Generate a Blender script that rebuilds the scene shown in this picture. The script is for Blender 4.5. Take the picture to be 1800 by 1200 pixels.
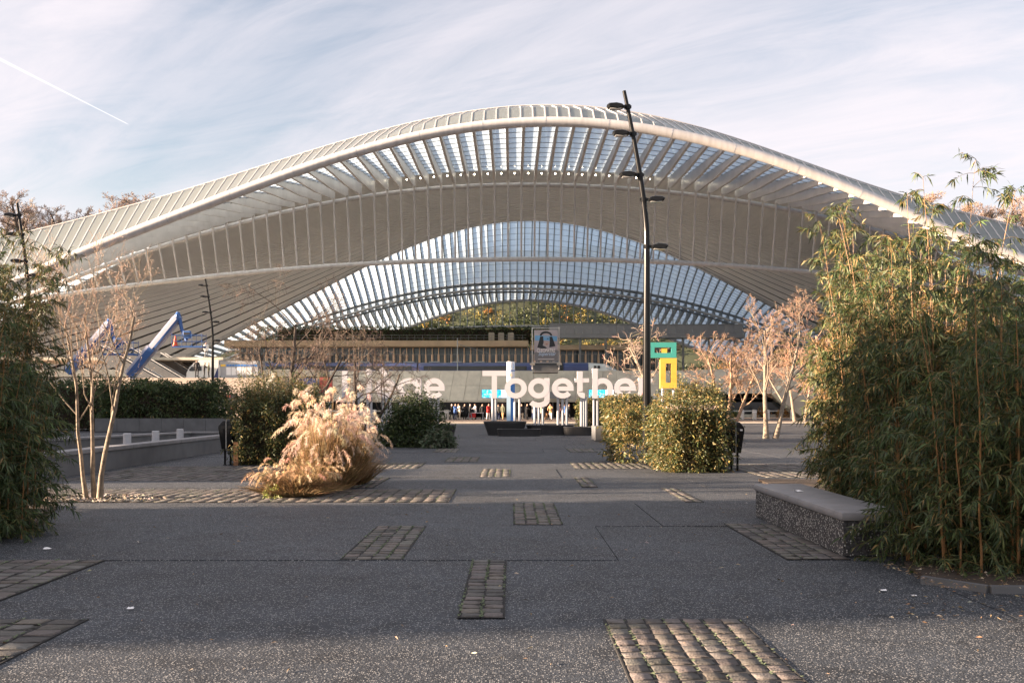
import bpy, bmesh, math, random
import numpy as np
from mathutils import Vector, Matrix

R = math.radians
SC = bpy.context.scene
COL = SC.collection
for o in list(bpy.data.objects):
    bpy.data.objects.remove(o)

# ------------------------------------------------------------------ camera
FPX = 1750.0                      # focal length in pixels of an 1800 px wide picture
CAMZ, HOR = 1.6, 712.0
cam_d = bpy.data.cameras.new('camera')
cam = bpy.data.objects.new('camera', cam_d)
COL.objects.link(cam)
cam.location = (0, 0, CAMZ)
cam.rotation_euler = (R(90), 0, 0)
cam_d.sensor_width = 36.0
cam_d.lens = 35.0
cam_d.shift_y = (HOR - 600.0) / 1800.0
cam_d.clip_start = 0.05
cam_d.clip_end = 6000.0
SC.camera = cam

# ------------------------------------------------------------------ sky and sun
SUN_EL, SUN_BEHIND = 10.0, 8.0    # low sun from the left, a little behind the camera
to_sun = Vector((-math.cos(R(SUN_EL)) * math.cos(R(SUN_BEHIND)),
                 -math.cos(R(SUN_EL)) * math.sin(R(SUN_BEHIND)), math.sin(R(SUN_EL))))
sun_d = bpy.data.lights.new('sun', 'SUN')
sun_d.energy = 5.0
sun_d.angle = R(0.6)
sun_d.color = (1.0, 0.74, 0.53)
sun = bpy.data.objects.new('sun', sun_d)
COL.objects.link(sun)
sun.rotation_euler = (-to_sun).to_track_quat('-Z', 'Y').to_euler()

world = bpy.data.worlds.new('World')
SC.world = world
world.use_nodes = True
wt = world.node_tree
wt.nodes.clear()


def wn(t, **kw):
    n = wt.nodes.new(t)
    for k, v in kw.items():
        setattr(n, k, v)
    return n


def wl(a, b):
    wt.links.new(a, b)


def wmath(op, a=None, b=None, c=None, clamp=False):
    n = wn('ShaderNodeMath', operation=op)
    n.use_clamp = clamp
    for i, v in enumerate((a, b, c)):
        if v is None:
            continue
        if isinstance(v, (int, float)):
            n.inputs[i].default_value = v
        else:
            wl(v, n.inputs[i])
    return n.outputs[0]


def wramp(src, a, b, lo=0.0, hi=1.0):
    n = wn('ShaderNodeMapRange')
    n.clamp = True
    n.interpolation_type = 'SMOOTHSTEP'
    wl(src, n.inputs[0])
    n.inputs[1].default_value, n.inputs[2].default_value = a, b
    n.inputs[3].default_value, n.inputs[4].default_value = lo, hi
    return n.outputs[0]


sky = wn('ShaderNodeTexSky', sky_type='NISHITA')
sky.sun_disc = False
sky.sun_elevation = R(SUN_EL)
sky.sun_rotation = math.atan2(to_sun.x, to_sun.y)
sky.altitude = 60
sky.air_density = 1.0
sky.dust_density = 1.0
sky.ozone_density = 2.0
geo = wn('ShaderNodeTexCoord')
sep = wn('ShaderNodeSeparateXYZ')
wl(geo.outputs['Generated'], sep.inputs[0])
zc = wmath('MAXIMUM', sep.outputs[2], 0.03)
zc = wmath('ADD', zc, 0.10)
u = wmath('DIVIDE', sep.outputs[0], zc)
v = wmath('DIVIDE', sep.outputs[1], zc)
comb = wn('ShaderNodeCombineXYZ')
wl(u, comb.inputs[0])
wl(v, comb.inputs[1])


def wnoise(rot, scale, stretch, detail, rough, dist, off):
    vr = wn('ShaderNodeMapping')
    vr.inputs['Rotation'].default_value = (0, 0, R(rot))
    wl(comb.outputs[0], vr.inputs['Vector'])
    m = wn('ShaderNodeMapping')
    m.inputs['Scale'].default_value = (scale, scale * stretch, 1)
    m.inputs['Location'].default_value = (off, off * 0.7, 0)
    wl(vr.outputs[0], m.inputs['Vector'])
    n = wn('ShaderNodeTexNoise')
    n.inputs['Scale'].default_value = 1.0
    n.inputs['Detail'].default_value = detail
    n.inputs['Roughness'].default_value = rough
    n.inputs['Distortion'].default_value = dist
    wl(m.outputs[0], n.inputs['Vector'])
    return n.outputs['Fac']


c1 = wramp(wnoise(38, 0.42, 2.2, 8, 0.55, 0.6, 3.1), 0.23, 0.56)
c2 = wramp(wnoise(30, 1.3, 3.2, 9, 0.66, 0.9, 8.7), 0.18, 0.70)
cl = wmath('ADD', wmath('MULTIPLY', c1, 0.62), wmath('MULTIPLY', c2, 0.38))
# thin contrail: a stretch of a great circle through two directions
d1 = Vector(((-40 - 900) / FPX, 1, (HOR - 84) / FPX)).normalized()
d2 = Vector(((228 - 900) / FPX, 1, (HOR - 220) / FPX)).normalized()
cn = d1.cross(d2).normalized()
al = (d2 - d1).normalized()


def wdot(vec):
    n = wn('ShaderNodeVectorMath', operation='DOT_PRODUCT')
    wl(geo.outputs['Generated'], n.inputs[0])
    n.inputs[1].default_value = vec
    return n.outputs['Value']


off_axis = wmath('ABSOLUTE', wdot(cn))
width = wmath('MULTIPLY', wmath('SUBTRACT', d2.dot(al) + 0.02, wdot(al)), 0.0125)
line = wmath('SUBTRACT', 1.0, wmath('DIVIDE', off_axis, wmath('MAXIMUM', width, 0.0006)), clamp=True)
ends = wmath('MULTIPLY', wramp(wdot(al), d2.dot(al) - 0.004, d2.dot(al), 1, 0), wramp(wdot(al), -1.2, -0.9, 0, 1))
trail = wmath('MULTIPLY', line, ends)
cmix = wn('ShaderNodeMix', data_type='RGBA')
SKY_GAIN = wn('ShaderNodeMix', data_type='RGBA', blend_type='MULTIPLY')
SKY_GAIN.inputs[0].default_value = 1.0
wl(sky.outputs[0], SKY_GAIN.inputs[6])
SKY_GAIN.inputs[7].default_value = (1.16, 0.93, 0.82, 1)
wl(wmath('MULTIPLY', cl, 0.92), cmix.inputs[0])
wl(SKY_GAIN.outputs[2], cmix.inputs[6])
cmix.inputs[7].default_value = (3.38, 3.12, 3.26, 1)      # sunlit high cirrus
tmix = wn('ShaderNodeMix', data_type='RGBA')
wl(wmath('MULTIPLY', trail, 0.85), tmix.inputs[0])
wl(cmix.outputs[2], tmix.inputs[6])
tmix.inputs[7].default_value = (4.2, 4.1, 4.2, 1)
bg = wn('ShaderNodeBackground')
bg.inputs['Strength'].default_value = 0.05
wl(tmix.outputs[2], bg.inputs['Color'])
wout = wn('ShaderNodeOutputWorld')
wl(bg.outputs[0], wout.inputs[0])

SC.view_settings.view_transform = 'Standard'
SC.view_settings.look = 'None'
SC.view_settings.exposure = 2.65
SC.view_settings.gamma = 1.0
SC.view_settings.use_curve_mapping = False
SC.cycles.max_bounces = 8
SC.cycles.diffuse_bounces = 4
SC.cycles.transparent_max_bounces = 24
SC.cycles.transmission_bounces = 6
SC.cycles.sample_clamp_indirect = 6.0
SC.cycles.use_denoising = True

rng = np.random.default_rng(7)
random.seed(7)


def P(px, py, Y):
    """world point at depth Y that shows at picture pixel px, py"""
    return Vector(((px - 900.0) * Y / FPX, Y, CAMZ + (HOR - py) * Y / FPX))


# ------------------------------------------------------------------ materials
MATS = {}


def mat(name, col, rough=0.6, metal=0.0, var=0.0, vscale=4.0, bump=0.0, bscale=30.0, attr=None, spec=0.5,
        emit=None, estr=0.0, trans=0.0, stretch=None):
    """principled material: colour broken up by two noises, optional bump, optional per-face colour attribute"""
    m = bpy.data.materials.new(name)
    m.use_nodes = True
    nt = m.node_tree
    b = nt.nodes['Principled BSDF']
    b.inputs['Roughness'].default_value = rough
    b.inputs['Metallic'].default_value = metal
    b.inputs['Specular IOR Level'].default_value = spec
    tc = nt.nodes.new('ShaderNodeTexCoord')
    src = None
    if attr:
        a = nt.nodes.new('ShaderNodeAttribute')
        a.attribute_name = attr
        src = a.outputs['Color']
    if var > 0:
        n = nt.nodes.new('ShaderNodeTexNoise')
        n.inputs['Scale'].default_value = vscale
        n.inputs['Detail'].default_value = 6
        n.inputs['Roughness'].default_value = 0.6
        if stretch:
            mp = nt.nodes.new('ShaderNodeMapping')
            mp.inputs['Scale'].default_value = stretch
            nt.links.new(tc.outputs['Object'], mp.inputs['Vector'])
            nt.links.new(mp.outputs[0], n.inputs['Vector'])
        else:
            nt.links.new(tc.outputs['Object'], n.inputs['Vector'])
        mr = nt.nodes.new('ShaderNodeMapRange')
        mr.inputs[1].default_value, mr.inputs[2].default_value = 0.25, 0.75
        mr.inputs[3].default_value, mr.inputs[4].default_value = 1 - var, 1 + var
        nt.links.new(n.outputs['Fac'], mr.inputs[0])
        mx = nt.nodes.new('ShaderNodeMix')
        mx.data_type = 'RGBA'
        mx.blend_type = 'MULTIPLY'
        mx.inputs[0].default_value = 1
        mx.inputs[6].default_value = (*col, 1)
        if src:
            nt.links.new(src, mx.inputs[6])
        nt.links.new(mr.outputs[0], mx.inputs[7])
        src = mx.outputs[2]
    if src:
        nt.links.new(src, b.inputs['Base Color'])
    else:
        b.inputs['Base Color'].default_value = (*col, 1)
    if bump > 0:
        n2 = nt.nodes.new('ShaderNodeTexNoise')
        n2.inputs['Scale'].default_value = bscale
        n2.inputs['Detail'].default_value = 5
        nt.links.new(tc.outputs['Object'], n2.inputs['Vector'])
        bp = nt.nodes.new('ShaderNodeBump')
        bp.inputs['Strength'].default_value = bump
        bp.inputs['Distance'].default_value = 0.02
        nt.links.new(n2.outputs['Fac'], bp.inputs['Height'])
        nt.links.new(bp.outputs[0], b.inputs['Normal'])
    if emit:
        b.inputs['Emission Color'].default_value = (*emit, 1)
        b.inputs['Emission Strength'].default_value = estr
    if trans > 0:
        t = nt.nodes.new('ShaderNodeBsdfTranslucent')
        if src:
            nt.links.new(src, t.inputs['Color'])
        else:
            t.inputs['Color'].default_value = (*col, 1)
        ms = nt.nodes.new('ShaderNodeMixShader')
        ms.inputs[0].default_value = trans
        nt.links.new(b.outputs[0], ms.inputs[1])
        nt.links.new(t.outputs[0], ms.inputs[2])
        nt.links.new(ms.outputs[0], nt.nodes['Material Output'].inputs[0])
    MATS[name] = m
    return m


mat('white_steel', (0.51, 0.50, 0.49), 0.42, var=0.17, vscale=1.0, stretch=(2.2, .35, .35))
mat('slat_white', (0.84, 0.81, 0.77), 0.55, var=0.06, vscale=0.25)
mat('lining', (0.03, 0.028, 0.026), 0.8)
mat('white_steel_shaded', (0.26, 0.28, 0.29), 0.5, var=0.1, vscale=0.5)  # white steel again, darkened: shade of the rear steelwork put into the colour
mat('roof_white', (0.62, 0.61, 0.60), 0.5, var=0.08, vscale=0.3)
mat('grey_steel', (0.25, 0.26, 0.26), 0.5, var=0.08, vscale=1.0)
mat('black_paint', (0.010, 0.011, 0.012), 0.16, var=0.25, vscale=6, spec=0.18)
mat('lamp_glass', (0.5, 0.5, 0.48), 0.2)
mat('letter_white', (0.58, 0.575, 0.60), 0.45, var=0.04, vscale=2.0)
mat('pole_grey', (0.42, 0.44, 0.47), 0.4, metal=0.3, var=0.06, vscale=5)
mat('concrete', (0.50, 0.45, 0.37), 0.8, var=0.22, vscale=0.7, bump=0.15, bscale=3)
mat('concrete_dark', (0.11, 0.115, 0.12), 0.75, var=0.25, vscale=1.6, bump=0.2, bscale=30)
mat('stone_cap', (0.20, 0.20, 0.205), 0.6, var=0.2, vscale=3, bump=0.15, bscale=25)
mat('planter_black', (0.022, 0.023, 0.025), 0.55, var=0.25, vscale=3, bump=0.1, bscale=20)
mat('dark_glass', (0.02, 0.025, 0.03), 0.08, var=0.3, vscale=0.8)
mat('hall_glass', (0.09, 0.125, 0.145), 0.12, var=0.4, vscale=0.5)
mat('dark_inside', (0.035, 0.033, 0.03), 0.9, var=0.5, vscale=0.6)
mat('tan_roof', (0.60, 0.46, 0.31), 0.7, var=0.15, vscale=0.6)
mat('tan_column', (0.72, 0.55, 0.40), 0.6, var=0.12, vscale=1.0)
mat('train_blue', (0.040, 0.055, 0.15), 0.3, var=0.1, vscale=0.8)
mat('train_white', (0.62, 0.62, 0.60), 0.35, var=0.06, vscale=0.8)
mat('train_black', (0.02, 0.02, 0.02), 0.5)
mat('grey_panel', (0.34, 0.35, 0.37), 0.5, var=0.08, vscale=0.8)
mat('lift_blue', (0.045, 0.125, 0.33), 0.4, var=0.12, vscale=2)
mat('lift_sunlit', (0.60, 0.60, 0.66), 0.45, var=0.08, vscale=2)  # boom blue as if sunlit: the light is put into the colour
mat('orange', (0.75, 0.10, 0.03), 0.5)
mat('rubber', (0.02, 0.02, 0.02), 0.8)
mat('sign_green', (0.06, 0.36, 0.30), 0.5, var=0.06, vscale=3)
mat('sign_yellow', (0.78, 0.50, 0.07), 0.5, var=0.06, vscale=3)
mat('sign_red', (0.33, 0.06, 0.05), 0.5, var=0.08, vscale=3)
mat('totem_blue', (0.05, 0.20, 0.55), 0.35)
mat('totem_light', (0.45, 0.62, 0.75), 0.35)
mat('totem_white', (0.75, 0.75, 0.76), 0.35)
mat('bollard_steel', (0.55, 0.52, 0.48), 0.35, metal=0.4)
mat('bollard_white', (0.45, 0.46, 0.48), 0.6, var=0.08, vscale=8)
mat('step_stone', (0.44, 0.37, 0.31), 0.75, var=0.15, vscale=1.2)
mat('wood', (0.26, 0.13, 0.06), 0.7, var=0.25, vscale=5)
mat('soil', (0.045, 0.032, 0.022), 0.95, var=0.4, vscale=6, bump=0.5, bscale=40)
mat('poster_grey', (0.42, 0.38, 0.40), 0.6, var=0.12, vscale=0.6)
mat('poster_blue', (0.16, 0.38, 0.62), 0.6)
mat('poster_dark', (0.02, 0.025, 0.03), 0.6)
mat('poster_white', (0.75, 0.72, 0.70), 0.6)
mat('poster_skin', (0.45, 0.36, 0.33), 0.6)
mat('poster_script', (0.45, 0.58, 0.75), 0.6)
mat('paper', (0.8, 0.8, 0.8), 0.7)
mat('leaf', (0.05, 0.09, 0.03), 0.55, attr='tint', var=0.0, trans=0.28)
mat('twig', (0.2, 0.13, 0.09), 0.7, attr='tint')
mat('plume', (0.6, 0.42, 0.28), 0.8, attr='tint', trans=0.4)
mat('bark_pale', (0.20, 0.165, 0.125), 0.85, var=0.55, vscale=9, bump=0.4, bscale=30)
mat('bark_dark', (0.07, 0.055, 0.045), 0.9, var=0.4, vscale=8, bump=0.4, bscale=30)
mat('bark_tan', (0.30, 0.20, 0.13), 0.85, var=0.35, vscale=7, bump=0.4, bscale=30)
mat('culm', (0.24, 0.125, 0.045), 0.45, var=0.45, vscale=5)
mat('hill_soil', (0.045, 0.055, 0.03), 0.95, var=0.4, vscale=0.06)
mat('lamp_bulb', (1, 0.9, 0.7), 0.4, emit=(1.0, 0.86, 0.62), estr=6.0)
mat('skin', (0.45, 0.28, 0.20), 0.6)
mat('hair', (0.05, 0.03, 0.02), 0.7)
for nm, c in (('black', (0.012, 0.012, 0.014)), ('navy', (0.02, 0.035, 0.09)), ('blue', (0.06, 0.14, 0.38)), ('cream', (0.62, 0.52, 0.38)),
              ('red', (0.45, 0.03, 0.03)), ('tan', (0.42, 0.24, 0.12)), ('grey', (0.20, 0.20, 0.21)), ('white', (0.70, 0.68, 0.66)),
              ('pink', (0.55, 0.25, 0.22)), ('olive', (0.08, 0.085, 0.05))):
    mat('cloth_' + nm, c, 0.85, var=0.1, vscale=4)

# frosted roof glass: lets light through as a glow, a little clear
gm = bpy.data.materials.new('frosted_glass')
gm.use_nodes = True
nt = gm.node_tree
nt.nodes.clear()
tl = nt.nodes.new('ShaderNodeBsdfTranslucent')
tl.inputs[0].default_value = (0.64, 0.80, 0.95, 1)
df = nt.nodes.new('ShaderNodeBsdfDiffuse')
df.inputs[0].default_value = (0.52, 0.57, 0.55, 1)
tp = nt.nodes.new('ShaderNodeBsdfTransparent')
tp.inputs[0].default_value = (0.50, 0.75, 0.93, 1)
gl = nt.nodes.new('ShaderNodeBsdfGlossy')
gl.inputs['Roughness'].default_value = 0.12
lw = nt.nodes.new('ShaderNodeLayerWeight')
lw.inputs[0].default_value = 0.5
pw = nt.nodes.new('ShaderNodeMath')
pw.operation = 'POWER'
pw.inputs[1].default_value = 4.0
nt.links.new(lw.outputs['Facing'], pw.inputs[0])
fr = nt.nodes.new('ShaderNodeMath')
fr.operation = 'MULTIPLY_ADD'
fr.inputs[1].default_value, fr.inputs[2].default_value = 0.40, 0.04
nt.links.new(pw.outputs[0], fr.inputs[0])
m1 = nt.nodes.new('ShaderNodeMixShader')
m1.inputs[0].default_value = 0.28
m2 = nt.nodes.new('ShaderNodeMixShader')
m2.inputs[0].default_value = 0.16
m3 = nt.nodes.new('ShaderNodeMixShader')
mo = nt.nodes.new('ShaderNodeOutputMaterial')
nt.links.new(tl.outputs[0], m1.inputs[1])
nt.links.new(df.outputs[0], m1.inputs[2])
nt.links.new(m1.outputs[0], m2.inputs[1])
nt.links.new(tp.outputs[0], m2.inputs[2])
nt.links.new(fr.outputs[0], m3.inputs[0])
nt.links.new(m2.outputs[0], m3.inputs[1])
nt.links.new(gl.outputs[0], m3.inputs[2])
nt.links.new(m3.outputs[0], mo.inputs[0])
MATS['frosted_glass'] = gm


def speckle_mat(name, base, pebble, scale, amount, big=0.18, rough=0.7):
    """washed concrete: small pale and mid pebbles set in a dark matrix"""
    m = bpy.data.materials.new(name)
    m.use_nodes = True
    nt = m.node_tree
    b = nt.nodes['Principled BSDF']
    b.inputs['Roughness'].default_value = rough
    b.inputs['Specular IOR Level'].default_value = 0.35
    g = nt.nodes.new('ShaderNodeNewGeometry')
    vo = nt.nodes.new('ShaderNodeTexVoronoi')
    vo.inputs['Scale'].default_value = scale
    nt.links.new(g.outputs['Position'], vo.inputs['Vector'])
    sp = nt.nodes.new('ShaderNodeSeparateColor')
    nt.links.new(vo.outputs['Color'], sp.inputs[0])
    th = nt.nodes.new('ShaderNodeMapRange')
    th.inputs[1].default_value, th.inputs[2].default_value = 1 - amount - 0.02, 1 - amount + 0.05
    nt.links.new(sp.outputs[0], th.inputs[0])
    core = nt.nodes.new('ShaderNodeMapRange')
    core.inputs[1].default_value, core.inputs[2].default_value = 0.50, 0.34
    nt.links.new(vo.outputs['Distance'], core.inputs[0])
    mul = nt.nodes.new('ShaderNodeMath')
    mul.operation = 'MULTIPLY'
    nt.links.new(th.outputs[0], mul.inputs[0])
    nt.links.new(core.outputs[0], mul.inputs[1])
    no = nt.nodes.new('ShaderNodeTexNoise')
    no.inputs['Scale'].default_value = 0.5
    no.inputs['Detail'].default_value = 8
    no.inputs['Roughness'].default_value = 0.7
    nt.links.new(g.outputs['Position'], no.inputs['Vector'])
    nr = nt.nodes.new('ShaderNodeMapRange')
    nr.inputs[1].default_value, nr.inputs[2].default_value = 0.3, 0.7
    nr.inputs[3].default_value, nr.inputs[4].default_value = 1 - big * 1.5, 1 + big
    nt.links.new(no.outputs['Fac'], nr.inputs[0])
    midr = nt.nodes.new('ShaderNodeMapRange')
    midr.inputs[3].default_value, midr.inputs[4].default_value = 0.55, 1.5
    nt.links.new(sp.outputs[1], midr.inputs[0])
    n2 = nt.nodes.new('ShaderNodeTexNoise')
    n2.inputs['Scale'].default_value = 2.3
    n2.inputs['Detail'].default_value = 4
    n2.inputs['Distortion'].default_value = 0.6
    nt.links.new(g.outputs['Position'], n2.inputs['Vector'])
    n2r = nt.nodes.new('ShaderNodeMapRange')
    n2r.inputs[1].default_value, n2r.inputs[2].default_value = 0.32, 0.48
    n2r.inputs[3].default_value, n2r.inputs[4].default_value = 0.60, 1.0
    nt.links.new(n2.outputs['Fac'], n2r.inputs[0])
    gv = nt.nodes.new('ShaderNodeTexVoronoi')
    gv.inputs['Scale'].default_value = 1.7
    nt.links.new(g.outputs['Position'], gv.inputs['Vector'])
    gvr = nt.nodes.new('ShaderNodeMapRange')
    gvr.inputs[1].default_value, gvr.inputs[2].default_value = 0.035, 0.05
    gvr.inputs[3].default_value, gvr.inputs[4].default_value = 0.45, 1.0
    nt.links.new(gv.outputs['Distance'], gvr.inputs[0])
    st_ = nt.nodes.new('ShaderNodeMath')
    st_.operation = 'MULTIPLY'
    nt.links.new(n2r.outputs[0], st_.inputs[0])
    nt.links.new(gvr.outputs[0], st_.inputs[1])
    st2 = nt.nodes.new('ShaderNodeMath')
    st2.operation = 'MULTIPLY'
    nt.links.new(st_.outputs[0], st2.inputs[0])
    nt.links.new(nr.outputs[0], st2.inputs[1])
    nr = st2
    k = nt.nodes.new('ShaderNodeMath')
    k.operation = 'MULTIPLY'
    nt.links.new(nr.outputs[0], k.inputs[0])
    nt.links.new(midr.outputs[0], k.inputs[1])
    bm_ = nt.nodes.new('ShaderNodeMix')
    bm_.data_type = 'RGBA'
    bm_.blend_type = 'MULTIPLY'
    bm_.inputs[0].default_value = 1
    bm_.inputs[6].default_value = (*base, 1)
    nt.links.new(k.outputs[0], bm_.inputs[7])
    mx = nt.nodes.new('ShaderNodeMix')
    mx.data_type = 'RGBA'
    nt.links.new(mul.outputs[0], mx.inputs[0])
    nt.links.new(bm_.outputs[2], mx.inputs[6])
    mx.inputs[7].default_value = (*pebble, 1)
    nt.links.new(mx.outputs[2], b.inputs['Base Color'])
    bp = nt.nodes.new('ShaderNodeBump')
    bp.inputs['Strength'].default_value = 0.5
    bp.inputs['Distance'].default_value = 0.006
    nt.links.new(vo.outputs['Distance'], bp.inputs['Height'])
    bp.invert = True
    nt.links.new(bp.outputs[0], b.inputs['Normal'])
    MATS[name] = m
    return m


speckle_mat('washed_concrete', (0.036, 0.043, 0.052), (0.36, 0.36, 0.35), 80.0, 0.24, big=.32)
speckle_mat('bench_concrete', (0.05, 0.05, 0.052), (0.50, 0.49, 0.46), 48.0, 0.30)
speckle_mat('far_paving', (0.055, 0.060, 0.068), (0.2, 0.2, 0.2), 20.0, 0.15, big=0.25)
speckle_mat('brick_paving', (0.20, 0.15, 0.125), (0.3, 0.26, 0.22), 6.0, 0.2, big=0.2)
mat('joint_dark', (0.022, 0.022, 0.022), 0.95, var=0.4, vscale=9)
mat('cobble', (0.13, 0.115, 0.10), 0.75, attr='tint', var=0.4, vscale=26, bump=0.5, bscale=60)
mat('moss', (0.05, 0.075, 0.025), 0.95, attr='tint')
mat('litter_leaf', (0.3, 0.2, 0.1), 0.8, attr='tint')


# ------------------------------------------------------------------ mesh helpers
class MB:
    """collects shapes that make up ONE mesh object"""

    def __init__(self):
        self.v, self.f, self.mi, self.n = [], [], [], 0

    def add(self, v, f, mi=0):
        self.v.extend([tuple(map(float, q)) for q in v])
        k = self.n
        self.f.extend([tuple(i + k for i in q) for q in f])
        self.mi.extend([mi] * len(f))
        self.n = len(self.v)
        return self

    def box(self, x0, x1, y0, y1, z0, z1, mi=0):
        v = [(x, y, z) for z in (z0, z1) for y in (y0, y1) for x in (x0, x1)]
        return self.add(v, [(0, 2, 3, 1), (4, 5, 7, 6), (0, 1, 5, 4), (2, 6, 7, 3), (0, 4, 6, 2), (1, 3, 7, 5)], mi)

    def bar(self, a, b, w, h, up=(0, 0, 1), mi=0):
        """rectangular bar from a to b"""
        a, b = Vector(a), Vector(b)
        d = (b - a).normalized()
        s = d.cross(Vector(up))
        if s.length < 1e-5:
            s = d.cross(Vector((1, 0, 0)))
        s = s.normalized() * w / 2
        t = s.normalized().cross(d) * h / 2
        v = [p + q for p in (a, b) for q in (-s - t, s - t, s + t, -s + t)]
        return self.add(v, [(0, 1, 2, 3), (7, 6, 5, 4), (0, 4, 5, 1), (1, 5, 6, 2), (2, 6, 7, 3), (3, 7, 4, 0)], mi)

    def tube(self, pts, rad, n=8, cap=True, mi=0):
        pts = [Vector(p) for p in pts]
        if isinstance(rad, (int, float)):
            rad = [rad] * len(pts)
        v, f = [], []
        ref = Vector((0, 0, 1))
        for i, p in enumerate(pts):
            d = (pts[min(i + 1, len(pts) - 1)] - pts[max(i - 1, 0)]).normalized()
            if abs(d.dot(ref)) > 0.95:
                ref = Vector((0, 1, 0)) if abs(d.y) < 0.9 else Vector((1, 0, 0))
            s = d.cross(ref).normalized()
            t = s.cross(d)
            ref = t
            for j in range(n):
                a = 2 * math.pi * j / n
                v.append(p + (s * math.cos(a) + t * math.sin(a)) * rad[i])
        for i in range(len(pts) - 1):
            for j in range(n):
                k = (j + 1) % n
                f.append((i * n + j, i * n + k, (i + 1) * n + k, (i + 1) * n + j))
        if cap:
            f.append(tuple(reversed(range(n))))
            f.append(tuple((len(pts) - 1) * n + j for j in range(n)))
        return self.add(v, f, mi)

    def prism(self, poly, y0, y1, mi=0, plane='xz'):
        """extrude a polygon given in x,z along y (or x,y along z)"""
        n = len(poly)
        if plane == 'xz':
            v = [(x, y0, z) for x, z in poly] + [(x, y1, z) for x, z in poly]
        elif plane == 'yz':
            v = [(y0, y, z) for y, z in poly] + [(y1, y, z) for y, z in poly]
        else:
            v = [(x, y, y0) for x, y in poly] + [(x, y, y1) for x, y in poly]
        f = [tuple(range(n)), tuple(reversed(range(n, 2 * n)))]
        f += [(i, i + n, (i + 1) % n + n, (i + 1) % n) for i in range(n)]
        return self.add(v, f, mi)

    def sheet(self, rows, mi=0):
        """grid of points: list of equally long rows"""
        m = len(rows[0])
        v = [p for r in rows for p in r]
        f = [(i * m + j, i * m + j + 1, (i + 1) * m + j + 1, (i + 1) * m + j)
             for i in range(len(rows) - 1) for j in range(m - 1)]
        return self.add(v, f, mi)

    def lathe(self, prof, c=(0, 0, 0), n=14, mi=0):
        v = [(c[0] + r * math.cos(2 * math.pi * j / n), c[1] + r * math.sin(2 * math.pi * j / n), c[2] + z)
             for r, z in prof for j in range(n)]
        f = [(i * n + j, i * n + (j + 1) % n, (i + 1) * n + (j + 1) % n, (i + 1) * n + j)
             for i in range(len(prof) - 1) for j in range(n)]
        f.append(tuple(reversed(range(n))))
        f.append(tuple((len(prof) - 1) * n + j for j in range(n)))
        return self.add(v, f, mi)

    def build(self, name, m, parent=None, loc=None, smooth=False, bevel=0.0, fixn=True):
        me = bpy.data.meshes.new(name)
        me.from_pydata(self.v, [], self.f)
        ms = m if isinstance(m, (list, tuple)) else [m]
        for q in ms:
            me.materials.append(MATS[q])
        if len(ms) > 1:
            me.polygons.foreach_set('material_index', self.mi)
        if bevel > 0 or fixn:
            bm = bmesh.new()
            bm.from_mesh(me)
            bmesh.ops.recalc_face_normals(bm, faces=bm.faces[:])
            if bevel > 0:
                es = [e for e in bm.edges if len(e.link_faces) == 2 and e.calc_face_angle(0) > 0.6]
                bmesh.ops.bevel(bm, geom=es, offset=bevel, segments=2, affect='EDGES', profile=0.5, clamp_overlap=True)
            bm.to_mesh(me)
            bm.free()
        if smooth:
            me.shade_smooth()
            try:
                me.set_sharp_from_angle(angle=R(40))
            except Exception:
                pass
        me.update()
        return obj(name, me, parent, loc)


def obj(name, me, parent=None, loc=None):
    o = bpy.data.objects.new(name, me)
    COL.objects.link(o)
    if parent is not None:
        o.parent = parent
        if loc is None:
            # vertices were given in world space: undo the parent's placement
            o.matrix_parent_inverse = Matrix.Translation(-Vector(parent.location)) if parent.parent is None else \
                Matrix.Translation(-(Vector(parent.location)))
    if loc is not None:
        o.location = loc
    return o


def tag(o, label=None, cat=None, group=None, kind=None):
    if label:
        o['label'] = label
    if cat:
        o['category'] = cat
    if group:
        o['group'] = group
    if kind:
        o['kind'] = kind
    return o


def empty(name, loc, label=None, cat=None, group=None):
    o = bpy.data.objects.new(name, None)
    COL.objects.link(o)
    o.location = loc
    return tag(o, label, cat, group)


def copy_tree(o, loc=None, rz=None, scale=None, parent=None):
    c = o.copy()
    COL.objects.link(c)
    if parent is not None:
        c.parent = parent
        c.matrix_parent_inverse = o.matrix_parent_inverse.copy()
    for ch in list(o.children):
        copy_tree(ch, parent=c)
    if loc is not None:
        c.location = loc
    if rz is not None:
        c.rotation_euler = (0, 0, rz)
    if scale is not None:
        c.scale = (scale,) * 3 if isinstance(scale, (int, float)) else scale
    return c


def tris_mesh(name, verts, quads, m, tint=None, smooth=False):
    """fast mesh from numpy arrays; quads is (n,k); tint one colour per face"""
    me = bpy.data.meshes.new(name)
    nv, (nf, k) = len(verts), quads.shape
    me.vertices.add(nv)
    me.vertices.foreach_set('co', np.ascontiguousarray(verts, dtype=np.float32).ravel())
    me.loops.add(nf * k)
    me.loops.foreach_set('vertex_index', np.ascontiguousarray(quads, dtype=np.int32).ravel())
    me.polygons.add(nf)
    me.polygons.foreach_set('loop_start', np.arange(0, nf * k, k, dtype=np.int32))
    me.polygons.foreach_set('loop_total', np.full(nf, k, dtype=np.int32))
    me.materials.append(MATS[m])
    me.update(calc_edges=True)
    if tint is not None:
        a = me.attributes.new('tint', 'FLOAT_COLOR', 'FACE')
        a.data.foreach_set('color', np.ascontiguousarray(np.hstack([tint, np.ones((nf, 1))]), dtype=np.float32).ravel())
    if smooth:
        me.shade_smooth()
    return me


def tint_obj(o, col):
    """constant face colour attribute"""
    a = o.data.attributes.new('tint', 'FLOAT_COLOR', 'FACE')
    a.data.foreach_set('color', np.tile(np.array([*col, 1], dtype=np.float32), len(o.data.polygons)))
    return o

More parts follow.
